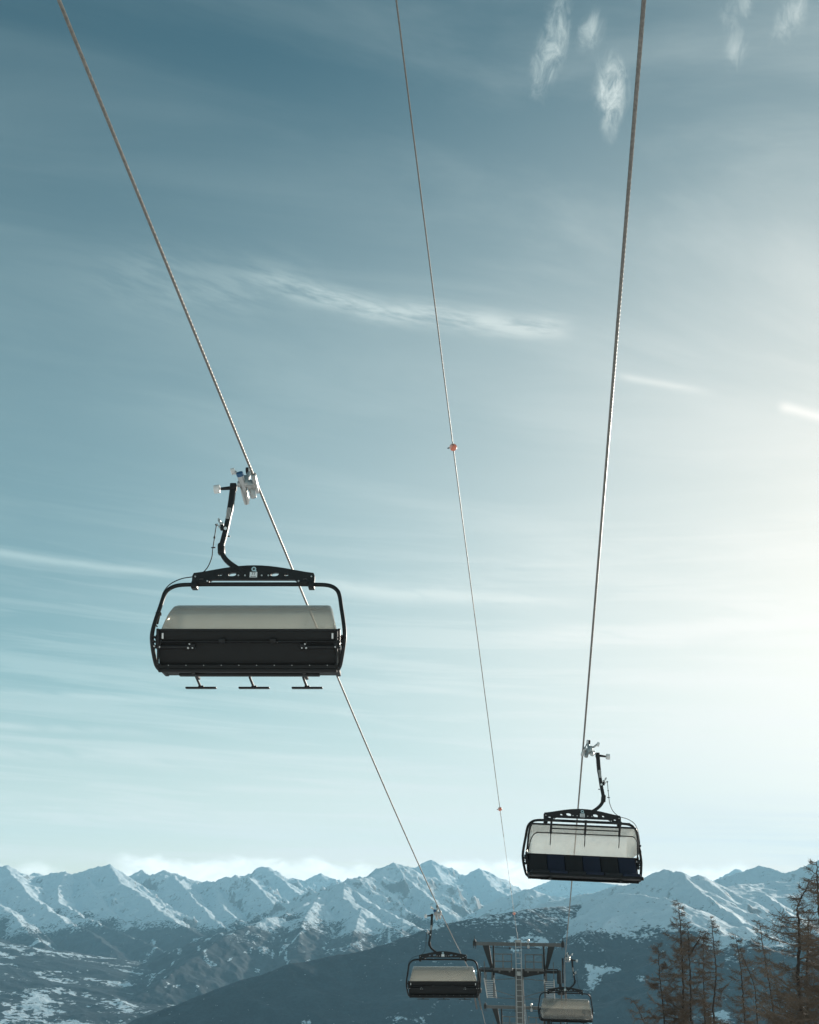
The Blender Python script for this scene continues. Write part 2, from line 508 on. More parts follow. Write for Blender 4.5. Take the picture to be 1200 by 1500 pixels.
def make_chair(opened, number):
    global WARP
    WARP = ''
    root = empty('chairlift_chair', (0, 0, 0))
    # --- crossbeam plate, pierced
    top = [(-1.0 + 2.0 * k / 16, 0) for k in range(17)]
    outline = [(x + OX, -1.655 + 0.135 * math.cos(x / 1.0 * math.pi / 2) ** 1.25) for x, _ in top]
    low = [(1.02, -1.70), (1.02, -1.915), (0.93, -1.915), (0.915, -1.80), (0.72, -1.785), (0.69, -1.765), (-0.69, -1.765), (-0.72, -1.785), (-0.915, -1.80), (-0.93, -1.915), (-1.02, -1.915), (-1.02, -1.70)]
    outline += [(x + OX, z) for x, z in low]
    holes = []
    for sg in (-1, 1):
        holes += [ell(OX + sg * 0.355, -1.675, 0.068, 0.038, 0.35), ell(OX + sg * 0.555, -1.685, 0.036, 0.022, 0.35), ell(OX + sg * 0.865, -1.765, 0.035, 0.014, 0)]
    beam = plate_with_holes('crossbeam', outline, holes, 0.075, M['black'], root)
    mb = MB()
    for x in (-0.14, -0.25, 0.14, 0.25, -0.97, 0.97):
        for yy in (-1, 1):
            z = -1.70 if abs(x) < 0.5 else -1.72
            mb.cyl((x + OX, yy * 0.038, z), (x + OX, yy * 0.056, z), 0.014, 8)
    for x in (-0.76, 0.76):
        for yy in (-1, 1):
            mb.cyl((x + OX, yy * 0.036, -1.80), (x + OX, yy * 0.06, -1.80), 0.016, 8)
    mb.build('bolt', M['bolt'], beam)
    mb = MB()
    for sg in (-1, 1):
        mb.box(ry((sg * 0.975, 0, -1.865)), (0.10, 0.16, 0.115), bev=0.012)
        mb.box(ry((sg * 0.83, 0, -1.815)), (0.20, 0.11, 0.06), bev=0.012)
    mb.build('clamp', M['black'], beam)
    for yy in (-1, 1):
        R_ = Matrix.Rotation(rad(90), 4, 'X') if yy < 0 else Matrix.Rotation(rad(180), 4, 'Z') @ Matrix.Rotation(rad(90), 4, 'X')
        # round emblem with a small tail
        mb = MB(); n = 24
        ri, ro = 0.020, 0.040
        a_ = [mb.bm.verts.new((OX + ro * math.cos(2 * math.pi * k / n), yy * 0.0425, -1.585 + ro * math.sin(2 * math.pi * k / n))) for k in range(n)]
        b_ = [mb.bm.verts.new((OX + ri * math.cos(2 * math.pi * k / n), yy * 0.0425, -1.585 + ri * math.sin(2 * math.pi * k / n))) for k in range(n)]
        for k in range(n):
            mb.bm.faces.new((a_[k], a_[(k + 1) % n], b_[(k + 1) % n], b_[k]))
        t = bmesh.new(); bmesh.ops.create_cube(t, size=1.0, matrix=Matrix.Translation((OX - yy * 0.034, yy * 0.0432, -1.62)) @ Matrix.Diagonal((0.03, 0.002, 0.016, 1)))
        mb.join(t)
        mb.build('emblem', M['teal'], beam, 0)
        mb = MB(); mb.box((OX, yy * 0.044, -1.685), (0.125, 0.006, 0.095), bev=0.002)
        pl = mb.build('number_plate', M['white'], beam, 0)
        if number:
            text_mesh('number', number, 0.066, M['ink'], pl, (OX, yy * 0.048, -1.671), R_)
        else:
            mb = MB()
            for x in (-0.03, 0.0, 0.03):
                mb.box((OX + x, yy * 0.0475, -1.672), (0.008, 0.002, 0.05))
            mb.build('number', M['ink'], pl, 0)
        mb = MB()
        for x, w in ((-0.028, 0.035), (0.012, 0.028), (0.036, 0.012)):
            mb.box((OX + x, yy * 0.0478, -1.716), (w, 0.002, 0.010))
        mb.build('small_print', M['ink'], pl, 0)
    # --- side frames
    WARP = 'bench'
    for sg in (-1, 1):
        MB().tube(frame_half(sg), 0.034, 14).build('side_frame', M['black'], root, 60)
    # --- hanger arm
    WARP = ''
    pts = [(-0.40, 0, -0.04), (-0.41, 0, -0.2), (-0.425, 0, -0.45), (-0.47, 0, -0.83), (-0.515, 0, -1.10), (-0.53, 0, -1.20), (-0.515, 0, -1.28), (-0.46, 0, -1.38), (-0.37, 0, -1.47), (-0.24, 0, -1.56), (-0.10, 0, -1.63)]
    sp = smooth_path(pts, 5)
    mb = MB(); n = len(sp); prevr = None
    w, dp = 0.042, 0.05
    rings = []
    for i, p in enumerate(sp):
        t = sp[min(i + 1, n - 1)] - sp[max(i - 1, 0)]; t = t / np.linalg.norm(t)
        nr = np.array([t[2], 0, -t[0]])
        ww = w * (1.18 if i < 12 else 1.0) * (1.15 if 22 < i < 30 else 1.0)
        ring = []
        for (a, b) in ((1, -.7), (1, .7), (.7, 1), (-.7, 1), (-1, .7), (-1, -.7), (-.7, -1), (.7, -1)):
            ring.append(mb.bm.verts.new(Vector(p + nr * ww * a + np.array([0, dp * b, 0]))))
        rings.append(ring)
    for a, b in zip(rings, rings[1:]):
        for k in range(8):
            mb.bm.faces.new((a[k], a[(k + 1) % 8], b[(k + 1) % 8], b[k]))
    mb.bm.faces.new(rings[0][::-1]); mb.bm.faces.new(rings[-1])
    mb.tube([(-0.535, -0.07, -1.17), (-0.535, 0.07, -1.17)], 0.05, 12)
    mb.box((-0.525, 0, -1.235), (0.115, 0.12, 0.15), Matrix.Rotation(rad(-6), 3, 'Y'), bev=0.015)
    mb.box((-0.40, 0, -0.075), (0.11, 0.13, 0.12), bev=0.015)
    mb.tube([(-0.40, 0, -0.085), (-0.62, 0, -0.105)], [0.036, 0.026], 12)
    arm = mb.build('hanger_arm', M['black'], root, 40)
    MB().cyl((-0.735, 0, -0.115), (-0.63, 0, -0.105), 0.075, 22, 0.014).build('guide_roller', M['roller'], arm)
    for yy in (-1, 1):
        mb = MB(); rot = Matrix.Rotation(rad(6.5), 3, 'Y')
        mb.box((-0.443, yy * 0.0535, -0.58), (0.062, 0.006, 0.20), rot)
        st = mb.build('instruction_sticker', M['greysticker'], arm, 0)
        mb = MB()
        for x in (-0.011, 0.011):
            mb.box((-0.443 + x, yy * 0.0575, -0.58), (0.006, 0.003, 0.18), rot)
        mb.build('stripe', M['ink'], st, 0)
        MB().cyl((-0.475, yy * 0.05, -0.86), (-0.475, yy * 0.062, -0.86), 0.027, 14).build('round_sticker', M['white'], arm)
    mb = MB()
    mb.box((-0.555, 0, -0.76), (0.06, 0.09, 0.05), bev=0.008)
    mb.cyl((-0.60, -0.03, -0.70), (-0.60, 0.05, -0.70), 0.024, 12)
    mb.tube([(-0.57, 0, -0.77), (-0.62, 0, -0.66)], 0.014, 8)
    mb.cyl((-0.585, -0.03, -0.81), (-0.585, 0.03, -0.81), 0.02, 10)
    mb.cyl((-0.645, 0, -0.78), (-0.62, 0, -0.765), 0.022, 10)
    mb.build('release_lever', M['silver'], arm)
    mb = MB(); mb.box((-0.545, 0, -0.83), (0.05, 0.06, 0.09), bev=0.008); mb.cyl((-0.66, 0, -0.785), (-0.64, 0, -0.775), 0.022, 10)
    mb.cyl((-0.44, 0, -0.98), (-0.395, 0, -0.985), 0.012, 8)
    mb.build('lever_bracket', M['black'], arm)
    # --- grip, built along the rope (own origin, pitched with the rope)
    grip = empty('grip', (0, 0, 0)); grip.parent = root
    mb = MB()
    mb.box((-0.02, 0, 0.0), (0.085, 0.52, 0.10), bev=0.028)          # jaws round the rope
    mb.box((-0.10, 0.05, -0.01), (0.14, 0.20, 0.13), bev=0.03)
    mb.cyl((-0.33, 0.0, -0.02), (-0.08, 0.0, -0.01), 0.055, 14, 0.01)
    mb.box((-0.20, 0.02, 0.05), (0.13, 0.16, 0.20), bev=0.03)
    mb.build('jaw', M['silver'], grip)
    mb = MB(); mb.cyl((-0.27, -0.16, 0.06), (-0.20, 0.30, -0.17), 0.058, 16, 0.015); mb.cyl((-0.235, 0.05, -0.05), (-0.20, 0.34, -0.20), 0.045, 14, 0.012)
    mb.build('spring_housing', M['silver'], grip)
    MB().cyl((-0.283, -0.20, 0.085), (-0.268, -0.14, 0.052), 0.062, 16, 0.012).build('spring_cap', M['bluecap'], grip)
    mb = MB(); mb.cyl((-0.10, 0.10, -0.02), (-0.055, 0.16, -0.20), 0.055, 14, 0.016); mb.build('counter_jaw', M['silver'], grip)
    mb = MB(); mb.tube([(-0.20, 0, 0.13), (-0.30, 0.0, 0.14), (-0.37, -0.02, 0.20), (-0.40, -0.03, 0.235)], 0.026, 10)
    mb.build('lever_arm', M['silver'], grip)
    MB().cyl((-0.47, -0.03, 0.225), (-0.40, -0.03, 0.25), 0.058, 18, 0.012).build('lever_roller', M['roller'], grip)
    mb = MB(); mb.tube([(-0.17, 0, 0.10), (-0.15, 0, 0.24)], 0.04, 12); mb.build('wheel_post', M['silver'], grip)
    mb = MB(); mb.cyl((-0.215, 0, 0.27), (-0.165, 0, 0.275), 0.062, 18, 0.012)
    mb.tube([(-0.13, 0, 0.24), (-0.075, 0.02, 0.13), (-0.05, 0.03, 0.03)], 0.013, 8)
    mb.build('running_wheel', M['rubber'], grip)
    MB().cyl((-0.165, 0, 0.275), (-0.115, 0, 0.28), 0.06, 18, 0.012).build('wheel_face', M['roller'], grip)
    # --- control cable
    WARP = 'bench'
    mb = MB()
    mb.tube(smooth_path([(-0.645, 0.0, -0.79), (-0.66, 0, -1.0), (-0.675, 0.01, -1.22), (-0.69, 0.04, -1.36), (-0.75, 0.06, -1.52), (-0.84, 0.07, -1.62), (-0.95, 0.06, -1.68), (-1.16, 0.03, -1.73), (-1.33, 0, -1.83), (-1.42, -0.05, -1.98), (-1.46, -0.12, -2.18), (-1.475, -0.18, -2.33)], 5), 0.009, 6)
    mb.cyl((-0.66, 0, -0.99), (-0.661, 0, -1.02), 0.018, 8); mb.cyl((-0.70, 0.01, -1.185), (-0.63, 0.0, -1.185), 0.012, 8)
    mb.build('control_cable', M['ink'], root, 60)
    mb = MB(); mb.box((-1.46, -0.2, -2.38), (0.09, 0.06, 0.05), bev=0.01); mb.box((-1.465, -0.24, -2.47), (0.06, 0.05, 0.16), Matrix.Rotation(rad(12), 3, 'Y'), bev=0.01)
    for k in range(5):
        mb.cyl((-1.445 - 0.008 * k, -0.3, -2.36 - 0.055 * k), (-1.445 - 0.008 * k, -0.20, -2.36 - 0.055 * k), 0.012, 8)
    mb.build('cable_bracket', M['black'], root)
    # --- lower lighter tube under the beam, across the middle
    MB().tube([ry((-0.7, 0.0, -1.84)), ry((0.7, 0.0, -1.84))], 0.0355, 12).build('spacer_tube', M['black'], beam)
    # --- back of the seat bench
    mb = MB()
    def curved_panel(z0, z1, y0, y1, x, th, n=1):
        pr = [(z0, y0), (z0 + (z1 - z0) * .5, (y0 + y1) / 2 - 0.02), (z1, y1)]
        ring = []
        for (z, y) in pr:
            ring.append((y, z))
        for sgx in (0,):
            vs = [[mb.bm.verts.new((OX + sx * x, y + dy, z)) for (y, z) in ring] for sx in (-1, 1) for dy in (0, th)]
            a, b, c, d = vs
            for k in range(2):
                mb.bm.faces.new((a[k], a[k + 1], c[k + 1], c[k])); mb.bm.faces.new((b[k], d[k], d[k + 1], b[k + 1]))
                mb.bm.faces.new((a[k], b[k], b[k + 1], a[k + 1])); mb.bm.faces.new((c[k], c[k + 1], d[k + 1], d[k]))
            mb.bm.faces.new((a[0], c[0], d[0], b[0])); mb.bm.faces.new((a[2], b[2], d[2], c[2]))
    curved_panel(-2.69, -2.905, -0.44, -0.42, 1.44, 0.04)
    curved_panel(-2.925, -3.30, -0.42, -0.36, 1.44, 0.04)
    back = mb.build('backrest', M['panel'], root, 30)
    mb = MB()
    mb.box(ry((0, -0.455, -2.915)), (2.84, 0.03, 0.022), bev=0.006)
    for x in (-0.41, 0.41):
        mb.box(ry((x, -0.462, -2.90)), (0.10, 0.05, 0.075), bev=0.012)
    mb.tube([ry((-1.45, -0.44, -2.70)), ry((1.45, -0.44, -2.70))], 0.022, 10)
    mb.build('back_rail', M['black'], back)
    for sg in (-1, 1):
        mb = MB()
        mb.tube([ry((sg * 1.50, -0.44, -3.0)), ry((sg * 0.92, -0.455, -3.005))], 0.03, 10)
        mb.box(ry((sg * 0.89, -0.46, -3.0)), (0.09, 0.05, 0.085), bev=0.012)
        mb.box(ry((sg * 1.44, -0.40, -2.95)), (0.10, 0.12, 0.16), bev=0.02)
        mb.box(ry((sg * 1.47, -0.36, -2.80)), (0.045, 0.10, 0.28), bev=0.012)
        for z in (-2.82, -2.90, -2.97):
            mb.cyl(ry((sg * 1.515, -0.40, z)), ry((sg * 1.515, -0.48, z)), 0.02, 8)
        mb.cyl(ry((sg * 1.44, -0.47, -2.72)), ry((sg * 1.44, -0.47, -3.33)), 0.018, 8)
        br = mb.build('bubble_bracket', M['black'], back)
        mb = MB()
        mb.cyl(ry((sg * 0.93, -0.485, -2.965)), ry((sg * 0.93, -0.50, -2.965)), 0.014, 8)
        mb.cyl(ry((sg * 0.88, -0.485, -3.035)), ry((sg * 0.88, -0.50, -3.035)), 0.013, 8)
        mb.cyl(ry((sg * 0.95, -0.485, -3.035)), ry((sg * 0.95, -0.50, -3.035)), 0.017, 8)
        mb.cyl(ry((sg * 1.42, -0.46, -3.01)), ry((sg * 1.42, -0.475, -3.01)), 0.018, 8)
        mb.cyl(ry((sg * 1.50, -0.47, -3.0)), ry((sg * 1.50, -0.485, -3.0)), 0.015, 8)
        mb.build('bolt', M['bolt'], br)
        MB().box(ry((sg * 1.37, -0.468, -2.81)), (0.028, 0.012, 0.10), bev=0.003).build('pale_slot', M['roller'], back)  # pale strip: light through the backrest's corner slot put in as colour
    # --- seat
    mb = MB()
    mb.box(ry((0, -0.385, -3.35)), (2.86, 0.07, 0.085), bev=0.015)
    mb.tube([ry((-1.44, -0.40, -3.41)), ry((1.44, -0.40, -3.41))], 0.036, 12)
    mb.box(ry((0, -0.10, -3.345)), (2.80, 0.52, 0.045), Matrix.Rotation(rad(3), 3, 'X'), bev=0.01)
    mb.box(ry((0, 0.16, -3.315)), (2.92, 0.06, 0.08), bev=0.015)
    mb.box(ry((0, -0.2, -3.44)), (2.30, 0.10, 0.05), bev=0.02)
    for sg in (-1, 1):
        mb.box(ry((sg * 1.43, -0.12, -3.33)), (0.07, 0.60, 0.09), bev=0.015)
        mb.box(ry((sg * 0.9, -0.1, -3.42)), (0.06, 0.5, 0.05), bev=0.015)
    sf = mb.build('seat_frame', M['panel'], root)
    mb = MB()
    for k in range(10):
        mb.cyl(ry((-1.28 + 0.285 * k, -0.42, -3.325)), ry((-1.28 + 0.285 * k, -0.427, -3.325)), 0.008, 6)
    mb.build('bolt', M['bolt'], sf)
    cw = 2.80 / 6
    for k in range(6):
        x = -1.40 + cw * (k + 0.5)
        mat = M['navy'] if k % 2 == 0 else M['blackcush']
        MB().box(ry((x, -0.335, -2.95)), (cw - 0.006, 0.08, 0.52), Matrix.Rotation(rad(8), 3, 'X'), bev=0.03, seg=3).build('back_cushion', mat, root)
        MB().box(ry((x, -0.08, -3.255)), (cw - 0.006, 0.54, 0.10), Matrix.Rotation(rad(3), 3, 'X'), bev=0.035, seg=3).build('seat_cushion', mat, root)
    WARP = 'raised' if opened else 'shell'
    make_bubble(root, opened)
    WARP = 'raised' if opened else 'bench'
    make_restraint(root, opened)
    WARP = ''
    return root

def hang(root, xf, zf, s, fwd, roll, label, yaw=0.0):
    """fwd +1 travels down the line, -1 comes up it"""
    sl = math.atan((zf(s + 0.5) - zf(s - 0.5)))
    root.location = Vector([float(c) for c in line_pt(xf(s), s, zf(s))])
    root.rotation_mode = 'XYZ'
    root.rotation_euler = (0, roll, RZ + (0 if fwd > 0 else math.pi) + yaw)
    for ch in root.children:
        if ch.name.startswith('grip'):
            ch.rotation_euler = (sl * fwd, 0, 0)
    return tag(root, label, 'chairlift chair', 'chairs hanging from the haul ropes')

def s_at(px, py, x):
    q = ray(px, py)
    t = (x - CAM @ X) / (q @ X)
    return float((CAM + t * q) @ H)

c1 = make_chair(False, '77')
hang(c1, lambda s: oL, zL, s_at(376, 711, oL), 1, rad(-0.8), 'black chair on the left rope seen from behind, number 77, nearest of all chairs', rad(7))
c2 = make_chair(True, None)
sR2 = solve(853, 1101, zR)[1]
hang(c2, xR, zR, sR2, -1, rad(-1.6), 'black chair facing the viewer, bubble raised over navy and black cushions', rad(7))
c3 = copy_tree(c1)
for o in c3.children_recursive:
    if o.name.startswith('number') and not o.name.startswith('number_plate'):
        D.objects.remove(o)
hang(c3, lambda s: oL, zL, s_at(646.5, 1333.5, oL), 1, rad(-1.0), 'small distant chair seen from behind on the left rope, beside the lift tower', rad(4))
c4 = copy_tree(c3)
hang(c4, xR, zR, solve(832, 1404, zR)[1], -1, rad(-0.5), 'farthest chair, facing the viewer with closed bubble, right of the lift tower', rad(4))

# ------------------------------------------------------------------ the ground height near the lift
def ground_z(x, y):
    s = x * H[0] + y * H[1]
    z = np.where(s < 55, -0.175 * s, -0.175 * 55 - 0.36 * (s - 55))
    z = np.where(s > 650, -0.175 * 55 - 0.36 * 595 - 0.22 * (s - 650), z)
    return z

# ------------------------------------------------------------------ lift towers
def make_tower():
    root = empty('lift_tower', (0, 0, 0), RZ)
    # local x across, y down the line, z relative to crossarm height z=0.88 -> stored relative to 0
    mb = MB()
    mb.box((0, 0, 0.0), (5.3, 0.22, 0.20), bev=0.012)
    for x in (-1.0, 0.45):
        mb.box((x, -0.1, 0.0), (0.05, 0.06, 0.26), bev=0.008)
    arm = mb.build('crossarm', M['galv'], root)
    for sg in (-1, 1):
        mb = MB()
        mb.box((sg * 2.68, 0, 0.02), (0.20, 0.26, 0.30), bev=0.03)
        mb.prism([(sg * 2.60, 0.14), (sg * 2.76, 0.14), (sg * 2.70, 0.26), (sg * 2.66, 0.26)], -0.05, 0.05)
        mb.tube([(sg * 2.68, 0, 0.2), (sg * 2.68, 0, 0.45)], 0.012, 6)
        mb.tube([(sg * 2.62, 0, -0.12), (sg * 2.62, 0, -0.30)], 0.02, 6); mb.tube([(sg * 2.74, 0, -0.12), (sg * 2.74, 0, -0.27)], 0.02, 6)
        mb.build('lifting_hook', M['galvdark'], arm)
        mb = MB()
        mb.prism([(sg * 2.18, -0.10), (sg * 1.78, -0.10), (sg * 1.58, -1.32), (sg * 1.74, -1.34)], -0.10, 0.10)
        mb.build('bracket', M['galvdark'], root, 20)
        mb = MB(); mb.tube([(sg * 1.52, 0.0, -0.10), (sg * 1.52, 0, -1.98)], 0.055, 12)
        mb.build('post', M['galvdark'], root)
        mb = MB(); mb.box((sg * 1.52, -0.08, -2.35), (0.10, 0.06, 1.2), bev=0.01); mb.box((sg * 1.62, -0.05, -1.6), (0.09, 0.09, 0.95), bev=0.01)
        mb.build('upright', M['galv'], root)
        # work platform with railing
        mb = MB()
        mb.box((sg * 0.93, -0.35, -1.40), (1.15, 0.9, 0.11), bev=0.01)
        for x in (0.55, 1.15):
            mb.box((sg * x, -0.6, -1.50), (0.10, 0.12, 0.10), bev=0.01)
        pf = mb.build('platform', M['galv'], root)
        mb = MB()
        for z in (-0.55, -0.95, -1.33):
            mb.box((sg * 0.92, -0.78, z), (1.02, 0.05, 0.055))
        for x in (0.41, 0.92, 1.43):
            mb.box((sg * x, -0.78, -0.95), (0.06, 0.05, 0.84))
        for x in (0.41, 1.43):
            mb.box((sg * x, -0.35, -0.55), (0.035, 0.86, 0.035))
        mb.build('railing', M['galv'], pf)
        # tapered cantilever under the platform and out to the sheaves
        mb = MB()
        mb.prism([(sg * 0.24, -1.36), (sg * 1.60, -1.45), (sg * 1.60, -1.58), (sg * 0.24, -1.84)], -0.16, 0.16)
        mb.box((sg * 2.05, 0, -1.50), (0.95, 0.26, 0.16), bev=0.01)
        mb.box((sg * 1.95, 0, -1.36), (0.75, 0.18, 0.07), bev=0.01)
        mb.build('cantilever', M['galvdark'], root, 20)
        # catwalk of stairs along the sheaves
        mb = MB()
        for k in range(10):
            y = -0.5 + 0.30 * k; z = -2.02 - 0.118 * k
            mb.box((sg * 1.78, y, z), (0.56, 0.24, 0.03))
        for x in (1.50, 2.07):
            mb.tube([(sg * x, -0.7, -1.90), (sg * x, 2.4, -3.12)], 0.035, 6)
        mb.build('catwalk', M['zinc'], root, 20)
        mb = MB()
        for y, z in ((-0.6, -1.95), (0.5, -2.38), (1.6, -2.80)):
            mb.tube([(sg * 2.07, y, z), (sg * 2.07, y, z + 1.0)], 0.02, 6)
        mb.tube([(sg * 2.07, -0.6, -0.95), (sg * 2.07, 1.6, -1.80)], 0.02, 6); mb.tube([(sg * 2.07, -0.6, -1.45), (sg * 2.07, 1.6, -2.30)], 0.02, 6)
        mb.build('handrail', M['galv'], root)
        # sheave train: two beams of wheels under the rope
        xs = sg * 2.62
        mb = MB()
        for (y0, y1, z0, z1) in ((-2.6, 2.6, -2.52 + 0.52, -2.52 - 0.85),):
            for dx in (-0.13, 0.13):
                mb.tube([(xs + dx, y0, z0 - 0.42), (xs + dx, 0, -2.70), (xs + dx, y1, z1 - 0.40)], 0.05, 8)
        mb.box((sg * 2.44, 0, -2.05), (0.16, 0.30, 1.1), bev=0.02)
        mb.box((sg * 2.36, -0.5, -1.75), (0.20, 0.10, 0.75), bev=0.02)
        mb.box((sg * 2.46, -0.3, -2.6), (0.40, 0.34, 0.26), bev=0.05)
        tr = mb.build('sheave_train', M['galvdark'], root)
        for k in range(8):
            y = -2.45 + 0.70 * k
            z = sheave_z(y, sg) - 0.25
            MB().cyl((xs - 0.05, y, z), (xs + 0.05, y, z), 0.215, 20, 0.02).build('sheave', M['rubber'], tr)
        # stay rods
        mb = MB()
        mb.tube([(sg * 1.5, 0, -2.00), (sg * 0.25, 0, -1.90)], 0.02, 6)
        mb.tube([(sg * 1.5, 0, -2.55), (sg * 0.25, 0, -2.90)], 0.02, 6)
        mb.tube([(sg * 1.5, 0.0, -2.98), (sg * 0.25, 0, -3.0)], 0.018, 6)
        mb.build('stay_rod', M['galv'], root)
    mb = MB(); mb.tube([(-1.9, 0.02, -0.20), (-0.7, 0.02, -0.23), (1.2, 0.02, -0.22)], 0.014, 6)
    mb.cyl((-0.52, -0.10, -0.22), (-0.52, 0.05, -0.22), 0.07, 12)
    mb.build('power_cable', M['ink'], arm)
    mb = MB()
    mb.tube([(0, 0, -14.5), (0, 0, -8), (0, 0, -1.80)], [0.36, 0.30, 0.245], 28)
    mb.box((0, 0, -1.82), (0.60, 0.60, 0.05), bev=0.01)
    mb.box((0, 0, -1.60), (0.46, 0.40, 0.5), bev=0.01)
    mb.build('mast', M['galv'], root)
    mb = MB()
    for x in (-0.165, 0.165):
        mb.box((x, -0.36, -6.7), (0.04, 0.03, 13.9), bev=0.006)
    for k in range(46):
        mb.box((0, -0.36, 0.12 - 0.295 * k), (0.29, 0.03, 0.03))
    for k in range(7):
        for x in (-0.165, 0.165):
            mb.box((x, -0.30, -2.2 - 1.6 * k), (0.03, 0.14, 0.03))
    for z in (0.19,):
        mb.box((0, -0.30, z), (0.36, 0.10, 0.12), bev=0.01)
    mb.build('ladder', M['zinc'], root)
    mb = MB(); mb.box((0, -0.38, -1.62), (0.22, 0.03, 0.24), bev=0.01); mb.box((0, -0.38, 0.2), (0.20, 0.05, 0.10), bev=0.01)
    mb.build('sign_plate', M['greysticker'], root)
    mb = MB()
    mb.tube([(0.60, -0.12, 0.0), (0.60, -0.14, 0.10), (0.60, -0.16, 0.18)], 0.02, 8)
    mb.cyl((0.60, -0.10, 0.24), (0.60, -0.26, 0.20), 0.085, 14, 0.015)
    mb.box((0.60, -0.15, -0.12), (0.14, 0.10, 0.20), bev=0.03)
    fl = mb.build('floodlight', M['silver'], root)
    MB().cyl((0.60, -0.262, 0.20), (0.60, -0.275, 0.197), 0.07, 14).build('lens', M['glass'], fl)
    mb = MB()
    mb.cyl((-0.02, -0.08, 0.10), (-0.02, 0.08, 0.10), 0.03, 10); mb.box((-0.02, 0, 0.14), (0.05, 0.30, 0.05), bev=0.01)
    mb.build('cable_clamp', M['silver'], arm)
    return root

def sheave_z(y, sg):
    """rope height at tower 1, local to the crossarm"""
    zf = zL if sg < 0 else zR
    z = zf(S_T1 + y) if y <= 0 else zf(S_T1) - DROP2 * y / 13
    return z - 0.88

t1 = make_tower()
t1.location = Vector([float(c) for c in line_pt(X_T, S_T1, 0.88)])
tag(t1, 'grey steel lift tower with wide crossarm, railings and central ladder, between the two ropes', 'lift tower', 'lift towers')
t2 = copy_tree(t1)
t2.location = Vector([float(c) for c in line_pt(X_T - 0.2, S_T2, 0.88 - DROP2)])
tag(t2, 'second grey lift tower farther down the line, mostly hidden behind the first tower', 'lift tower', 'lift towers')

# ------------------------------------------------------------------ leafless larches
def tubes(paths, radii, sides):
    """paths (n,k,3), radii (n,k) -> verts, quads"""
    n, k, _ = paths.shape
    t = np.gradient(paths, axis=1); t /= np.linalg.norm(t, axis=2, keepdims=True) + 1e-9
    ref = np.where(np.abs(t[..., 2:3]) < 0.85, np.array([0, 0, 1.0]), np.array([1.0, 0, 0]))
    u = np.cross(t, ref); u /= np.linalg.norm(u, axis=2, keepdims=True) + 1e-9
    v = np.cross(t, u)
    a = 2 * math.pi * np.arange(sides) / sides
    V = paths[:, :, None] + (np.cos(a)[None, None, :, None] * u[:, :, None] + np.sin(a)[None, None, :, None] * v[:, :, None]) * radii[:, :, None, None]
    idx = np.arange(n * k * sides).reshape(n, k, sides); nx = np.roll(idx, -1, 2)
    Fq = np.stack([idx[:, :-1], nx[:, :-1], nx[:, 1:], idx[:, 1:]], -1).reshape(-1, 4)
    return V.reshape(-1, 3), Fq

def merge(parts):
    vs, fs, o_ = [], [], 0
    for v, f in parts:
        vs.append(v); fs.append(f + o_); o_ += len(v)
    return np.concatenate(vs), np.concatenate(fs)

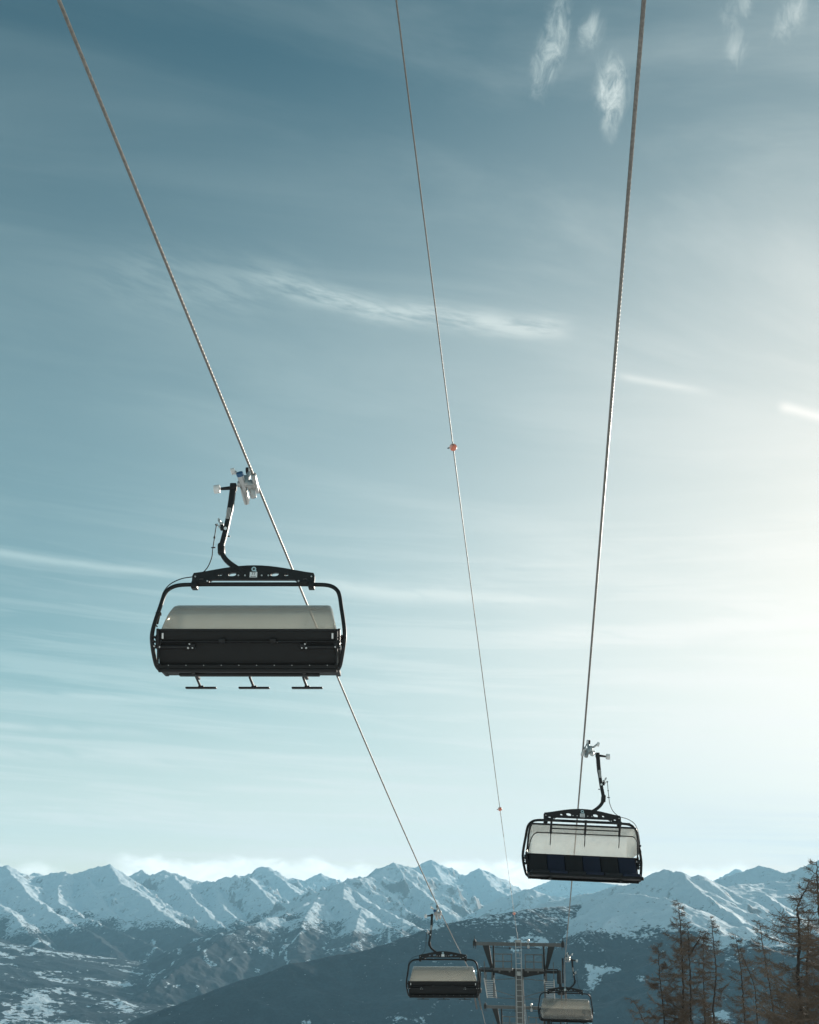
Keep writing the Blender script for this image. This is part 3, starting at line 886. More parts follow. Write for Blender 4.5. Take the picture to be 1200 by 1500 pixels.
def larch(trunk_px, depth, r0, Lmax, nb, label, crown_from=0.1, dens=1.0, seed=0, forks=()):
    g = np.random.default_rng(seed)
    # real trunk positions: each traced bend stands at its own distance, the trunk wandering a little in depth
    pts = []
    base_d = depth
    for i, (px, py) in enumerate(trunk_px):
        d = base_d + g.normal(0, 0.15) * (i > 0)
        pts.append(CAM + ray(px, py) * d)
    pts = np.array(pts)
    # continue to the ground
    dirn = pts[0] - pts[1]; dirn = dirn / abs(dirn[2])
    gz = float(ground_z(pts[0][0], pts[0][1]))
    hgt = pts[0][2] - gz + 0.4
    foot = pts[0] + np.array([dirn[0] * hgt * 0.35, dirn[1] * hgt * 0.2, -hgt])
    tr = np.array(smooth_path([foot, (foot + pts[0]) / 2 + np.array([g.normal(0, .1), g.normal(0, .1), 0])] + list(pts), 8))
    hh = (tr[:, 2] - tr[0, 2]) / (tr[-1, 2] - tr[0, 2])
    tr[1:-1, :2] += g.normal(0, 0.018, (len(tr) - 2, 2))
    rr = r0 * (1 - hh) ** 0.8 + 0.012
    trunk_parts = [tubes(tr[None], rr[None], 9)]
    paths = [[], [], []]; radii = [[], [], []]
    for fk in forks:
        fp = np.array(smooth_path([CAM + ray(px, py) * depth for px, py in fk], 6))
        trunk_parts.append(tubes(fp[None], np.linspace(r0 * 0.42, 0.015, len(fp))[None], 7))
    top = tr[-1]; H_ = tr[-1, 2] - tr[0, 2]
    def along(h):
        i = np.searchsorted(hh, h); i = min(max(i, 1), len(hh) - 1)
        w = (h - hh[i - 1]) / max(hh[i] - hh[i - 1], 1e-6)
        return tr[i - 1] * (1 - w) + tr[i] * w
    sources = []
    for k in range(nb):
        h = crown_from + (1 - crown_from) * (k + g.random()) / nb
        sources.append((along(h), h, g.random() * 2 * math.pi))
    for fk in forks:
        fp = np.array(smooth_path([CAM + ray(px, py) * depth for px, py in fk], 6))
        for k in range(14):
            i = g.integers(2, len(fp)); sources.append((fp[i], 0.80 + 0.19 * i / len(fp), g.random() * 2 * math.pi))
    K = 8
    for p, h, a in sources:
        prof = min(1.0, (1 - h) / 0.42) ** 0.75 * (0.6 + 0.4 * min(1.0, (h - crown_from + 0.1) / 0.2)) * 0.80
        L = Lmax * prof * g.uniform(0.3, 1.3) + 0.2
        if g.random() < 0.12: L *= 0.4
        d0 = np.array([math.cos(a), math.sin(a), 0])
        tt = np.linspace(0, 1, K)
        droop = g.uniform(-0.25, 0.12) - 0.18 * (1 - h) + 0.5 * max(0, h - 0.8)
        up = g.uniform(0.12, 0.42)
        side = np.array([-d0[1], d0[0], 0]) * g.normal(0, 0.16)
        br = p[None] + d0[None] * (tt * L)[:, None] + side[None] * (tt ** 2 * L)[:, None]
        br[:, 2] += L * (droop * tt + up * tt ** 2.4)
        br[1:] += np.cumsum(g.normal(0, 0.022 * L, (K - 1, 3)), 0)
        rb = 0.014 + 0.018 * L / 2.0
        paths[0].append(br); radii[0].append(np.linspace(rb, 0.010, K))
        m = max(4, int(L * 34 * dens))
        for q in range(m):
            f = g.uniform(0.12, 1.0); i = f * (K - 1); i0 = min(int(i), K - 2)
            b = br[i0] * (1 - (i - i0)) + br[i0 + 1] * (i - i0)
            tdir = br[i0 + 1] - br[i0]; tdir /= np.linalg.norm(tdir)
            ang = g.uniform(0.5, 1.25) * (1 if g.random() < .5 else -1)
            perp = np.cross(tdir, [0, 0, 1]); perp /= np.linalg.norm(perp) + 1e-9
            dd = tdir * math.cos(ang) + perp * math.sin(ang) + np.array([0, 0, g.normal(-0.12, 0.3)])
            l2 = g.uniform(0.16, 0.55) * (1.15 - 0.6 * f) * min(1.3, 0.45 + L / 2.2)
            t2 = np.linspace(0, 1, 4)
            tw = b[None] + dd[None] * (t2 * l2)[:, None]; tw[:, 2] += l2 * 0.2 * t2 ** 2 * g.normal(0.1, 1)
            tw[1:] += g.normal(0, 0.02, (3, 3))
            paths[1].append(tw); radii[1].append(np.array([0.0078, 0.0073, 0.0066, 0.005]))
            for q2 in range(g.integers(1, 5)):
                f2 = g.uniform(0.2, 1); c = tw[0] * (1 - f2) + tw[-1] * f2
                d3 = g.normal(0, 1, 3); d3 /= np.linalg.norm(d3); d3 = d3 + dd * 0.7
                l3 = g.uniform(0.06, 0.2)
                paths[2].append(np.array([c, c + d3 * l3 * 0.5 + g.normal(0, .008, 3), c + d3 * l3])); radii[2].append(np.array([0.0062, 0.006, 0.0048]))
    root = empty('larch_tree', tr[0])
    off = tr[0]
    v, f = merge(trunk_parts); obj('trunk', np_mesh('trunk', v - off, f), M['bark'], root, 60)
    parts = [tubes(np.array(paths[0]), np.array(radii[0]), 5), tubes(np.array(paths[1]), np.array(radii[1]), 3), tubes(np.array(paths[2]), np.array(radii[2]), 3)]
    v, f = merge(parts); obj('crown', np_mesh('crown', v - off, f), M['twig'], root, 60)
    return tag(root, label, 'tree', 'bare larches at the lower right')

larch([(974, 1500), (969, 1450), (966, 1425), (965, 1400), (964, 1382)], 63, 0.10, 2.2, 125, 'bare brown larch with a broad crown, leftmost full tree of the larch group', 0.25, seed=1)
larch([(1002.5, 1500), (1001, 1450), (999, 1400), (997, 1360), (995, 1335), (992, 1318)], 62, 0.16, 2.1, 120, 'tallest straight bare larch, its tip rising in front of the snowy ridge', 0.25, 1.0, 2)
larch([(1013, 1500), (1012, 1450), (1010, 1405), (1009, 1375), (1007, 1355)], 60.5, 0.15, 1.5, 80, 'bare larch with a side limb forking up right, beside the tallest straight larch', 0.3, 0.9, 3, forks=[[(1010, 1400), (1018, 1386), (1025, 1375), (1030, 1364)]])
larch([(1033, 1500), (1031.5, 1450), (1031, 1410), (1030, 1372)], 64, 0.085, 1.2, 80, 'slender thin bare larch between the forked larch and the dark-stemmed one', 0.3, 0.9, 4)
larch([(1046, 1500), (1047, 1450), (1049, 1425), (1046, 1385), (1043, 1355), (1041, 1342)], 60, 0.12, 1.5, 95, 'dark bare larch with a slightly bowed stem in the middle of the group', 0.28, 1.0, 5)
larch([(1092, 1500), (1088, 1450), (1084, 1410), (1080, 1385), (1077, 1369)], 61, 0.10, 1.5, 100, 'bare larch leaning left with a fine feathery crown, right of the group centre', 0.3, 0.9, 6)
larch([(1110, 1500), (1107, 1460), (1104, 1440), (1096, 1420), (1088, 1400), (1084, 1388)], 57, 0.085, 1.0, 55, 'thin crooked bare larch bending left across its leaning neighbour', 0.3, 0.7, 7)
larch([(1136, 1500), (1130, 1460), (1124, 1425), (1118, 1390), (1115, 1365), (1112, 1347)], 56, 0.11, 1.7, 95, 'tall bare larch with tilted stem and sparse crown, left of the gnarled larch', 0.25, 0.75, 8)
larch([(1176, 1500), (1172, 1460), (1169, 1425), (1171, 1390), (1171, 1362), (1168, 1335), (1172, 1318), (1180, 1305), (1186, 1292), (1193, 1280)], 44, 0.17, 3.0, 85, 'gnarled dark larch whose crooked thick trunk curves right near its top', 0.3, 0.6, 9)
larch([(1185, 1500), (1183, 1450), (1182, 1425), (1184, 1385), (1184, 1343)], 46, 0.13, 2.2, 75, 'bare larch standing close behind the gnarled one, with a plain upright stem', 0.3, 0.8, 10)
larch([(1216, 1500), (1212, 1430), (1204, 1370), (1199, 1320), (1197, 1285), (1196, 1262)], 42, 0.17, 3.0, 90, 'tall larch cut by the right edge, reaching highest of all', 0.3, 0.8, 11)
larch([(950, 1530), (945, 1505), (938, 1484), (930, 1470), (922, 1462)], 58, 0.06, 1.6, 90, 'low small larch left of the group, only its twiggy top showing', 0.35, 0.8, 12)

# ------------------------------------------------------------------ terrain
def hash2(ix, iy, seed):
    h = (ix.astype(np.int64) * 374761393 + iy.astype(np.int64) * 668265263 + seed * 974634551) & 0xFFFFFFFF
    h = ((h ^ (h >> 13)) * 1274126177) & 0xFFFFFFFF
    h = (h ^ (h >> 16)) & 0xFFFFFFFF
    return h / 4294967295.0

def perlin(x, y, seed):
    ix, iy = np.floor(x), np.floor(y); fx, fy = x - ix, y - iy
    ix = ix.astype(np.int64); iy = iy.astype(np.int64)
    u = fx * fx * fx * (fx * (fx * 6 - 15) + 10); v = fy * fy * fy * (fy * (fy * 6 - 15) + 10)
    def gr(a, b, dx, dy):
        an = hash2(a, b, seed) * 2 * math.pi
        return np.cos(an) * dx + np.sin(an) * dy
    n00 = gr(ix, iy, fx, fy); n10 = gr(ix + 1, iy, fx - 1, fy); n01 = gr(ix, iy + 1, fx, fy - 1); n11 = gr(ix + 1, iy + 1, fx - 1, fy - 1)
    return ((n00 * (1 - u) + n10 * u) * (1 - v) + (n01 * (1 - u) + n11 * u) * v) * 1.5

def fbm(x, y, seed, oct=5, gain=0.5):
    s = np.zeros_like(x); a = 1.0; tot = 0
    for o_ in range(oct):
        s += a * perlin(x * 2 ** o_, y * 2 ** o_, seed + o_); tot += a; a *= gain
    return s / tot

def ridged(x, y, seed, oct=5, gain=0.55):
    s = np.zeros_like(x); a = 1.0; tot = 0; w = 1.0
    for o_ in range(oct):
        r_ = 1 - np.abs(perlin(x * 2 ** o_, y * 2 ** o_, seed + o_)) * 1.6
        r_ = np.clip(r_, 0, 1) ** 2 * w
        s += a * r_; tot += a; a *= gain; w = np.clip(r_ * 1.8, 0.25, 1)
    return s / tot

# crest lines: (pixel x, pixel y, distance in km); slope; roughness in metres; group
RIDGES = [
    # left range
    ([(-320, 1255, 15), (-150, 1262, 15.5), (-60, 1280, 16), (-25, 1277, 16), (-8, 1272, 16), (3, 1269, 16), (8, 1267, 16), (14, 1271, 16), (22, 1275, 16), (30, 1280, 16), (37, 1281, 16.2), (52, 1284, 16.5), (66, 1283, 16.3), (73, 1282, 16), (80, 1277, 16), (88, 1276, 16), (97, 1274, 16), (105, 1278, 16), (116, 1279, 16), (125, 1275, 16), (135, 1271, 16), (145, 1269, 16), (155, 1268, 16), (161, 1266, 16), (167, 1272, 16), (175, 1275, 16), (184, 1279, 16), (193, 1286, 16)], .60, 1.0, 0),
    ([(40, 1281, 19), (48, 1278, 19), (57, 1277, 19), (68, 1282, 19)], .5, 1.0, 1),
    ([(193, 1287, 16.8), (201, 1280, 17), (208, 1275, 17.2), (216, 1279, 17), (220, 1284, 16.6), (228, 1280, 16.6), (240, 1274, 16.6), (253, 1279, 16.6), (260, 1279, 16.6), (268, 1285, 16.6), (278, 1286, 16.6), (285, 1290, 16.6), (300, 1291, 16.6), (312, 1291, 16.4), (322, 1287, 16.2), (332, 1283, 16), (340, 1285, 16), (345, 1281, 16), (355, 1286, 16), (362, 1283, 16), (374, 1296, 15.6), (385, 1305, 15.2), (396, 1318, 14.8), (408, 1329, 14.4), (414, 1336, 14.1)], .58, 1.0, 0),
    ([(366, 1289, 18), (376, 1281, 19), (383, 1273, 19), (387, 1268, 19), (391, 1273, 19), (400, 1279, 18.8), (414, 1288, 18.4), (420, 1295, 18), (440, 1310, 17), (460, 1322, 16.2)], .58, 1.0, 0),
    ([(8, 1268, 16), (25, 1288, 15), (45, 1312, 14), (70, 1331, 13.2), (100, 1352, 12.4), (125, 1362, 12), (160, 1385, 11.2)], .46, 0.9, 0),
    ([(-60, 1281, 16), (-35, 1300, 14.5), (0, 1326, 13.2), (20, 1341, 12.5), (42, 1364, 11.6), (70, 1390, 10.8)], .46, 0.9, 0),
    ([(-200, 1275, 15), (-120, 1320, 13.5), (-60, 1350, 12), (-10, 1372, 11)], .46, 0.9, 0),
    ([(97, 1275, 16), (85, 1300, 15), (86, 1321, 14), (120, 1341, 13.2), (155, 1357, 12.6), (188, 1369, 12.1), (222, 1384, 11.5), (250, 1402, 10.9)], .46, 0.9, 0),
    ([(161, 1267, 16), (178, 1292, 15), (202, 1307, 14.4), (222, 1322, 13.8), (235, 1337, 13.2), (265, 1353, 12.6), (300, 1372, 12), (320, 1381, 11.7), (345, 1398, 11.2)], .46, 0.9, 0),
    ([(125, 1276, 16), (132, 1300, 15), (150, 1325, 14), (178, 1347, 13.2), (205, 1362, 12.6)], .46, 0.9, 0),
    ([(253, 1280, 16.6), (270, 1300, 15.6), (285, 1318, 14.8), (302, 1336, 14), (325, 1357, 13.2), (342, 1368, 12.8), (362, 1384, 12.4)], .46, 0.9, 0),
    ([(312, 1291, 16.4), (318, 1312, 15.2), (327, 1330, 14.4), (346, 1345, 13.7), (365, 1356, 13.2)], .48, 0.9, 0),
    # farthest range
    ([(380, 1300, 22.6), (405, 1292, 22.6), (420, 1288, 22.6), (430, 1286, 22.6), (447, 1289, 22.6), (455, 1285, 22.6), (464, 1281, 22.6), (470, 1278, 22.6), (480, 1284, 22.6), (493, 1287, 22.6), (502, 1292, 22.6), (540, 1302, 22.6)], .55, 1.0, 1),
    ([(590, 1300, 20), (604, 1284, 20), (614, 1277, 20), (620, 1272, 20), (626, 1266, 20), (632, 1259, 20), (635, 1267, 20), (640, 1275, 20), (650, 1279, 20), (665, 1282, 20), (680, 1282, 20), (690, 1277, 20), (702, 1272, 20), (712, 1275, 20), (722, 1279, 20), (735, 1290, 19.6), (750, 1302, 19), (775, 1318, 18.4), (830, 1336, 18)], .56, 0.8, 1),
    ([(632, 1262, 20), (650, 1295, 18), (672, 1322, 16.5), (690, 1345, 15)], .46, 0.8, 1),
    ([(702, 1272, 20), (722, 1300, 18), (760, 1322, 16.5), (800, 1342, 15)], .46, 0.8, 1),
    ([(735, 1314, 13), (757, 1306, 13), (770, 1303, 13), (780, 1301, 13), (788, 1306, 13), (797, 1312, 13), (815, 1321, 12.6), (840, 1332, 12)], .46, 0.9, 2),
    ([(780, 1300, 22.8), (812, 1288, 22.8), (845, 1286, 22.8), (880, 1292, 22.8), (930, 1300, 22.8)], .5, 0.7, 1),
    ([(1060, 1290, 21), (1070, 1281, 21), (1078, 1272, 21), (1086, 1280, 21), (1100, 1285, 21)], .6, 0.8, 1),
    # central mountain
    ([(425, 1337, 11.2), (455, 1320, 11.9), (468, 1314, 12.2), (480, 1308, 12.4), (488, 1304, 12.5), (495, 1299, 12.6), (505, 1292, 12.8), (512, 1287, 12.9), (518, 1284, 13), (524, 1287, 13.1), (530, 1283, 13.2), (537, 1287, 13.3), (548, 1280, 13.6), (560, 1273, 13.8), (572, 1265, 14), (576, 1262, 14), (582, 1265, 14.1), (595, 1268, 14.1), (605, 1274, 14.3), (622, 1287, 14.5), (645, 1308, 14.5), (668, 1328, 14)], .54, 1.0, 2),
    ([(425, 1337, 11.2), (400, 1344, 10.8), (370, 1354, 10.3), (340, 1366, 9.8), (300, 1393, 9.1), (260, 1420, 8.5), (225, 1445, 8.1), (170, 1480, 7.7)], .36, 0.6, 2),
    ([(530, 1283, 13.2), (515, 1299, 12.7), (530, 1315, 12.2), (556, 1330, 11.7), (586, 1346, 11.2), (612, 1359, 10.7)], .46, 0.9, 2),
    ([(505, 1292, 12.8), (502, 1312, 12.0), (525, 1335, 11.2), (562, 1352, 10.6), (590, 1368, 10)], .46, 0.9, 2),
    ([(576, 1263, 14), (600, 1290, 13.6), (625, 1312, 13.0), (650, 1332, 12.5), (672, 1347, 12)], .48, 0.9, 2),
    ([(468, 1314, 12.2), (450, 1337, 11.0), (440, 1362, 10.1), (434, 1400, 9.2)], .42, 0.9, 2),
    ([(530, 1330, 11.4), (520, 1360, 10.2), (510, 1392, 9.2)], .42, 0.9, 2),
    # terraced fields, lower left
    ([(-330, 1376, 9.6), (-150, 1378, 9.8), (0, 1380, 10), (40, 1389, 10), (90, 1407, 9.7), (130, 1426, 9.3), (200, 1447, 8.8), (260, 1470, 8.4), (320, 1490, 8.1)], .135, 0.35, 3),
    # dark forested hill in front
    ([(60, 1565, 4.8), (150, 1520, 4.9), (200, 1497, 5.0), (250, 1475, 5.1), (300, 1455, 5.15), (350, 1437, 5.2), (400, 1421, 5.3), (420, 1413, 5.3), (460, 1405, 5.4), (500, 1398, 5.5), (540, 1390, 5.55), (570, 1381, 5.6), (600, 1370, 5.7), (640, 1355, 5.8), (675, 1347, 5.9), (715, 1340, 5.95), (750, 1335, 6.0), (800, 1329, 6.2), (850, 1324, 6.4)], .40, 0.35, 4),
    # right massif
    ([(760, 1331, 7.8), (800, 1322, 7.8), (840, 1314, 7.8), (870, 1309, 7.7), (900, 1299, 7.6), (930, 1290, 7.5), (946, 1283, 7.5), (956, 1278, 7.5), (965, 1276, 7.5), (972, 1272, 7.5), (978, 1274, 7.5), (1000, 1278, 7.4), (1012, 1283, 7.4), (1022, 1279, 7.4), (1034, 1285, 7.5), (1048, 1292, 7.5), (1075, 1304, 7.4)], .55, 0.7, 5),
    ([(850, 1324, 6.4), (880, 1316, 6.4), (905, 1311, 6.4), (935, 1309, 6.3), (962, 1312, 6.2), (985, 1321, 6.1), (1010, 1339, 6.0), (1040, 1354, 5.8), (1090, 1376, 5.5), (1160, 1402, 5.2), (1300, 1440, 5)], .36, 0.55, 5),
    ([(1000, 1278, 7.4), (1022, 1302, 7.0), (1050, 1326, 6.6), (1090, 1352, 6.2), (1140, 1380, 5.8)], .5, 0.7, 5),
    ([(1060, 1301, 8.2), (1085, 1296, 8.5), (1120, 1293, 8.8), (1160, 1292, 8.8), (1220, 1290, 8.6)], .22, 0.5, 5),
    ([(1120, 1310, 8.0), (1160, 1340, 7.2), (1200, 1368, 6.6), (1260, 1400, 6)], .45, 0.7, 5),
    ([(1035, 1300, 10.5), (1050, 1287, 10.5), (1072, 1280, 10.4), (1095, 1274, 10.3), (1112, 1268, 10.2), (1130, 1273, 10.1), (1150, 1278, 10), (1168, 1273, 9.9), (1185, 1266, 9.8), (1205, 1259, 9.7), (1280, 1240, 9.5), (1420, 1232, 9.3)], .5, 0.6, 5),
]

def build_terrain():
    na, nr = 1400, 960
    az = np.linspace(rad(-29), rad(33), na)
    r = np.geomspace(2500, 24300, nr)
    A, Rr = np.meshgrid(az, r)
    px, py = Rr * np.sin(A), Rr * np.cos(A)
    # warp
    wx = px + 130 * fbm(px / 1500, py / 1500, 3, 4); wy = py + 130 * fbm(px / 1500, py / 1500, 33, 4)
    rg1 = ridged(px / 950, py / 950, 5, 4, 0.42)
    rg2 = ridged(px / 360, py / 360, 15, 3, 0.45)
    fine = fbm(px / 170, py / 170, 25, 4)
    midn = fbm(px / 380, py / 380, 27, 4)
    crest = 28 * fbm(px / 200, py / 200, 29, 4)
    base = np.maximum(ground_z(px, py), -700.0) - 60
    best = base + 30 * fbm(px / 500, py / 500, 8, 4); grp = np.full(px.shape, 3)
    for pts, slope, rough, g_ in RIDGES:
        W = []
        for (a, b, d) in pts:
            q = ray(a, b); q = q / math.hypot(q[0], q[1]); w = CAM + q * d * 1000.0; W.append(w)
        W = np.array(W)
        hb = np.full(px.shape, -1e9)
        for p0, p1 in zip(W, W[1:]):
            # quick reject
            mid = (p0 + p1) / 2; reach = np.linalg.norm(p1[:2] - p0[:2]) / 2 + (max(p0[2], p1[2]) + 900) / slope * 1.3
            msk = (px - mid[0]) ** 2 + (py - mid[1]) ** 2 < reach * reach
            if not msk.any():
                continue
            dv = p1[:2] - p0[:2]; l2 = dv @ dv
            def dist(xx, yy):
                t = np.clip(((xx - p0[0]) * dv[0] + (yy - p0[1]) * dv[1]) / l2, 0, 1)
                return t, np.hypot(xx - p0[0] - t * dv[0], yy - p0[1] - t * dv[1])
            t, d0 = dist(px[msk], py[msk])
            tw, dw = dist(wx[msk], wy[msk])
            k = np.clip(d0 / 900, 0, 1)           # the traced crest stays put, slopes are warped
            d_ = d0 * (1 - k) + dw * k; tt = t * (1 - k) + tw * k
            h = p0[2] + (p1[2] - p0[2]) * tt + crest[msk] * rough * np.exp(-d_ / 400)
            h = h - slope * (d_ + rough * (0.62 * np.minimum(d_, 900) * (0.42 - rg1[msk]) + 0.45 * np.minimum(d_, 380) * (0.4 - rg2[msk])))
            hb[msk] = np.maximum(hb[msk], h)
        k2 = hb > best
        best = np.where(k2, hb, best); grp = np.where(k2, g_, grp)
    relief = np.array([1.0, 1.0, 0.9, 0.35, 0.22, 0.55])[grp]
    z = best + relief * (26 * midn + 24 * fine + 14 * (ridged(px / 130, py / 130, 55, 3) - 0.4) + 5 * fbm(px / 60, py / 60, 45, 3))
    # ---------- cover: 1 = closed forest, 0 = open snow
    n1 = fbm(px / 700, py / 700, 61, 5); n2 = fbm(px / 240, py / 240, 71, 4)
    up = np.clip((z - (-25 + 260 * n1 + 90 * n2)) / 300 + 0.5, 0, 1)
    cover = 1 - up * up * (3 - 2 * up)
    # meadows in the forest
    mead = fbm(px / 330, py / 420, 81, 5)
    c_m = np.clip((mead - 0.26) / 0.22, 0, 1)
    cover = cover * (1 - 0.85 * c_m * (grp != 2))
    cover = np.where(grp == 4, np.maximum(cover, 0.9 - 0.9 * c_m - 0.35 * np.clip((z + 20) / 60, 0, 1)), cover)
    # avalanche tracks on the central mountain
    gul = np.clip((ridged(px / 230, py / 900, 91, 3) - 0.62) / 0.1, 0, 1) * (grp == 2) * (z > -420)
    cover = cover * (1 - 0.6 * gul)
    # fields
    fld = 0.9 * fbm((px + 0.4 * py) / 900, py / 700, 121, 3) + fbm((px + 0.3 * py) / 260, py / 200, 101, 5) + 0.7 * fbm(px / 55, py / 55, 111, 3)
    fm = np.clip((fld - 0.05) / 0.5, 0, 1)
    cover = np.where(grp == 3, 1 - 0.95 * fm, cover)
    V = np.stack([px, py, z], -1).reshape(-1, 3)
    idx = np.arange(na * nr).reshape(nr, na)
    F = np.stack([idx[:-1, :-1], idx[:-1, 1:], idx[1:, 1:], idx[1:, :-1]], -1).reshape(-1, 4)
    gf = grp[:-1, :-1].reshape(-1)
    cov = cover.reshape(-1)
    return V, F, gf, cov

def terrain_mat():
    m, nt = new_mat('alpine_snow_and_forest'); L = nt.links.new
    out = N(nt, 'ShaderNodeOutputMaterial'); b = N(nt, 'ShaderNodeBsdfPrincipled')
    geo = N(nt, 'ShaderNodeNewGeometry'); at = N(nt, 'ShaderNodeAttribute', attribute_name='cover')
    def noise(scale, detail=4, rough=0.6):
        n = N(nt, 'ShaderNodeTexNoise'); n.inputs['Scale'].default_value = scale; n.inputs['Detail'].default_value = detail
        n.inputs['Roughness'].default_value = rough; L(geo.outputs['Position'], n.inputs['Vector']); return n.outputs['Fac']
    def mth(op, a, c=None, clamp=False):
        n = N(nt, 'ShaderNodeMath', operation=op); n.use_clamp = clamp
        for i, v in enumerate((a, c)):
            if v is None: continue
            if isinstance(v, (int, float)): n.inputs[i].default_value = v
            else: L(v, n.inputs[i])
        return n.outputs[0]
    n_f = noise(1 / 26.0, 3, 0.7); n_m = noise(1 / 110.0, 4, 0.65)
    # forest where cover + clumpy noise passes the threshold
    s = mth('ADD', at.outputs['Fac'], mth('MULTIPLY', mth('SUBTRACT', n_f, 0.5), 2.2))
    s = mth('ADD', s, mth('MULTIPLY', mth('SUBTRACT', n_m, 0.5), 0.9))
    tree = mth('MULTIPLY', mth('SUBTRACT', s, 0.31), 4.0, True)
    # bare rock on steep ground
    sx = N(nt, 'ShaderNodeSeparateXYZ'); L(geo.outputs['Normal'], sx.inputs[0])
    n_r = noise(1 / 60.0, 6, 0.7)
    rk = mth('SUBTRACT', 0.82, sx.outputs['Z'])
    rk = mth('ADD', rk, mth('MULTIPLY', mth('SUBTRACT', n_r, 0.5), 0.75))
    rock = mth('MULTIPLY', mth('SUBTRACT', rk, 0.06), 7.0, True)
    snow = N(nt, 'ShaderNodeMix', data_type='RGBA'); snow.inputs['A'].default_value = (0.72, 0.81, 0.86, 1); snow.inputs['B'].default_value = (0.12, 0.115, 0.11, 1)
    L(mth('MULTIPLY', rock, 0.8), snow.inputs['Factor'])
    fc = N(nt, 'ShaderNodeMix', data_type='RGBA'); fc.inputs['A'].default_value = (0.004, 0.009, 0.014, 1); fc.inputs['B'].default_value = (0.015, 0.033, 0.044, 1)
    L(mth('MULTIPLY', mth('ADD', mth('SUBTRACT', noise(1 / 14.0, 3, 0.75), 0.40), mth('MULTIPLY', mth('SUBTRACT', n_m, 0.5), 0.9)), 3.2, True), fc.inputs['Factor'])
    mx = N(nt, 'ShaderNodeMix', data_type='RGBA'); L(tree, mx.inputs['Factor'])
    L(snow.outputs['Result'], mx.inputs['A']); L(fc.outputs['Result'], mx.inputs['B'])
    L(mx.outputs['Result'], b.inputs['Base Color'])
    b.inputs['Roughness'].default_value = 0.8; b.inputs['Specular IOR Level'].default_value = 0.15
    bp = N(nt, 'ShaderNodeBump'); bp.inputs['Strength'].default_value = 0.55; bp.inputs['Distance'].default_value = 14.0
    hgt = mth('ADD', mth('MULTIPLY', n_m, 2.2), mth('ADD', mth('MULTIPLY', n_r, 1.0), mth('MULTIPLY', n_f, 0.35)))
    L(mth('SUBTRACT', 0.55, mth('MULTIPLY', tree, 0.38)), bp.inputs['Strength'])
    L(hgt, bp.inputs['Height']); L(bp.outputs['Normal'], b.inputs['Normal'])
    L(b.outputs['BSDF'], out.inputs['Surface'])
    return m

V, F, GF, COV = build_terrain()
TM = terrain_mat()
for g_, nm in ((0, 'mountain'), (1, 'mountain'), (2, 'mountain'), (3, 'valley'), (4, 'hill'), (5, 'mountain')):
    f = F[GF == g_]
    u, inv = np.unique(f, return_inverse=True)
    me = np_mesh(nm, V[u], inv.reshape(-1, 4))
    a = me.attributes.new('cover', 'FLOAT', 'POINT'); a.data.foreach_set('value', COV[u].astype(np.float32))
    me.polygons.foreach_set('use_smooth', np.ones(len(me.polygons), dtype=bool))
    me.materials.append(TM)
    o = D.objects.new(nm, me); COL.objects.link(o)
    tag(o, ['snowy jagged mountain range on the left with forested foot', 'farthest pale snow peaks along the skyline', 'central snowy mountain with a dark forested flank', 'valley slope of snowy fields at the lower left', 'dark forested hill in front of the snow peaks', 'snowy massif on the right behind the larches'][g_], kind='structure')

# near snow slope under the lift, out to the terrain
def near_ground():
    az = np.linspace(-math.pi, math.pi, 181)[:-1]
    r = np.r_[0.5, np.geomspace(2, 2620, 90)]
    A, Rr = np.meshgrid(az, r); px, py = Rr * np.sin(A), Rr * np.cos(A)
    z = ground_z(px, py) + np.clip(Rr / 40, 0, 1) * 0.5 * fbm(px / 14, py / 14, 7, 4) - np.clip((Rr - 900) / 1000, 0, 1) * 110
    V_ = np.stack([px, py, z], -1).reshape(-1, 3); n = len(az)
    idx = np.arange(len(r) * n).reshape(len(r), n); nx = np.roll(idx, -1, 1)
    F_ = np.stack([idx[:-1], idx[1:], nx[1:], nx[:-1]], -1).reshape(-1, 4)
    F_ = F_[:, ::-1]
    me = np_mesh('ground', V_, F_)
    me.polygons.foreach_set('use_smooth', np.ones(len(me.polygons), dtype=bool))
    me.materials.append(simple('piste_snow', (0.80, 0.82, 0.85), 0.75, 0, 0.05, 0.6, 0.2))
    o = D.objects.new('ground', me); COL.objects.link(o)
    tag(o, 'snow-covered slope under the chairlift', kind='structure')
near_ground()

# ------------------------------------------------------------------ haze
HZ = dict(density=2.9e-5, color=(0.40, 0.75, 0.97), aniso=0.12)
def haze():
    mb = MB(); mb.box((0, 11700, 250), (44000, 27400, 3500))
    m, nt = new_mat('alpine_haze'); out = N(nt, 'ShaderNodeOutputMaterial'); v = N(nt, 'ShaderNodeVolumePrincipled')
    v.inputs['Density'].default_value = HZ['density']; v.inputs['Color'].default_value = (*HZ['color'], 1); v.inputs['Anisotropy'].default_value = HZ['aniso']
    nt.links.new(v.outputs[0], out.inputs['Volume'])
    o = mb.build('haze', m, None, 0)
    tag(o, kind='stuff')
haze()

# ------------------------------------------------------------------ sun and sky
SUN_AZ, SUN_EL = rad(33), rad(14.8)
sd = Vector((math.sin(SUN_AZ) * math.cos(SUN_EL), math.cos(SUN_AZ) * math.cos(SUN_EL), math.sin(SUN_EL)))
ld = D.lights.new('sun', 'SUN'); ld.energy = 4.2; ld.angle = rad(0.53); ld.color = (1.0, 0.93, 0.83)
lo = D.objects.new('sun', ld); COL.objects.link(lo); lo.rotation_euler = sd.to_track_quat('Z', 'Y').to_euler(); lo.location = (30, 30, 60)

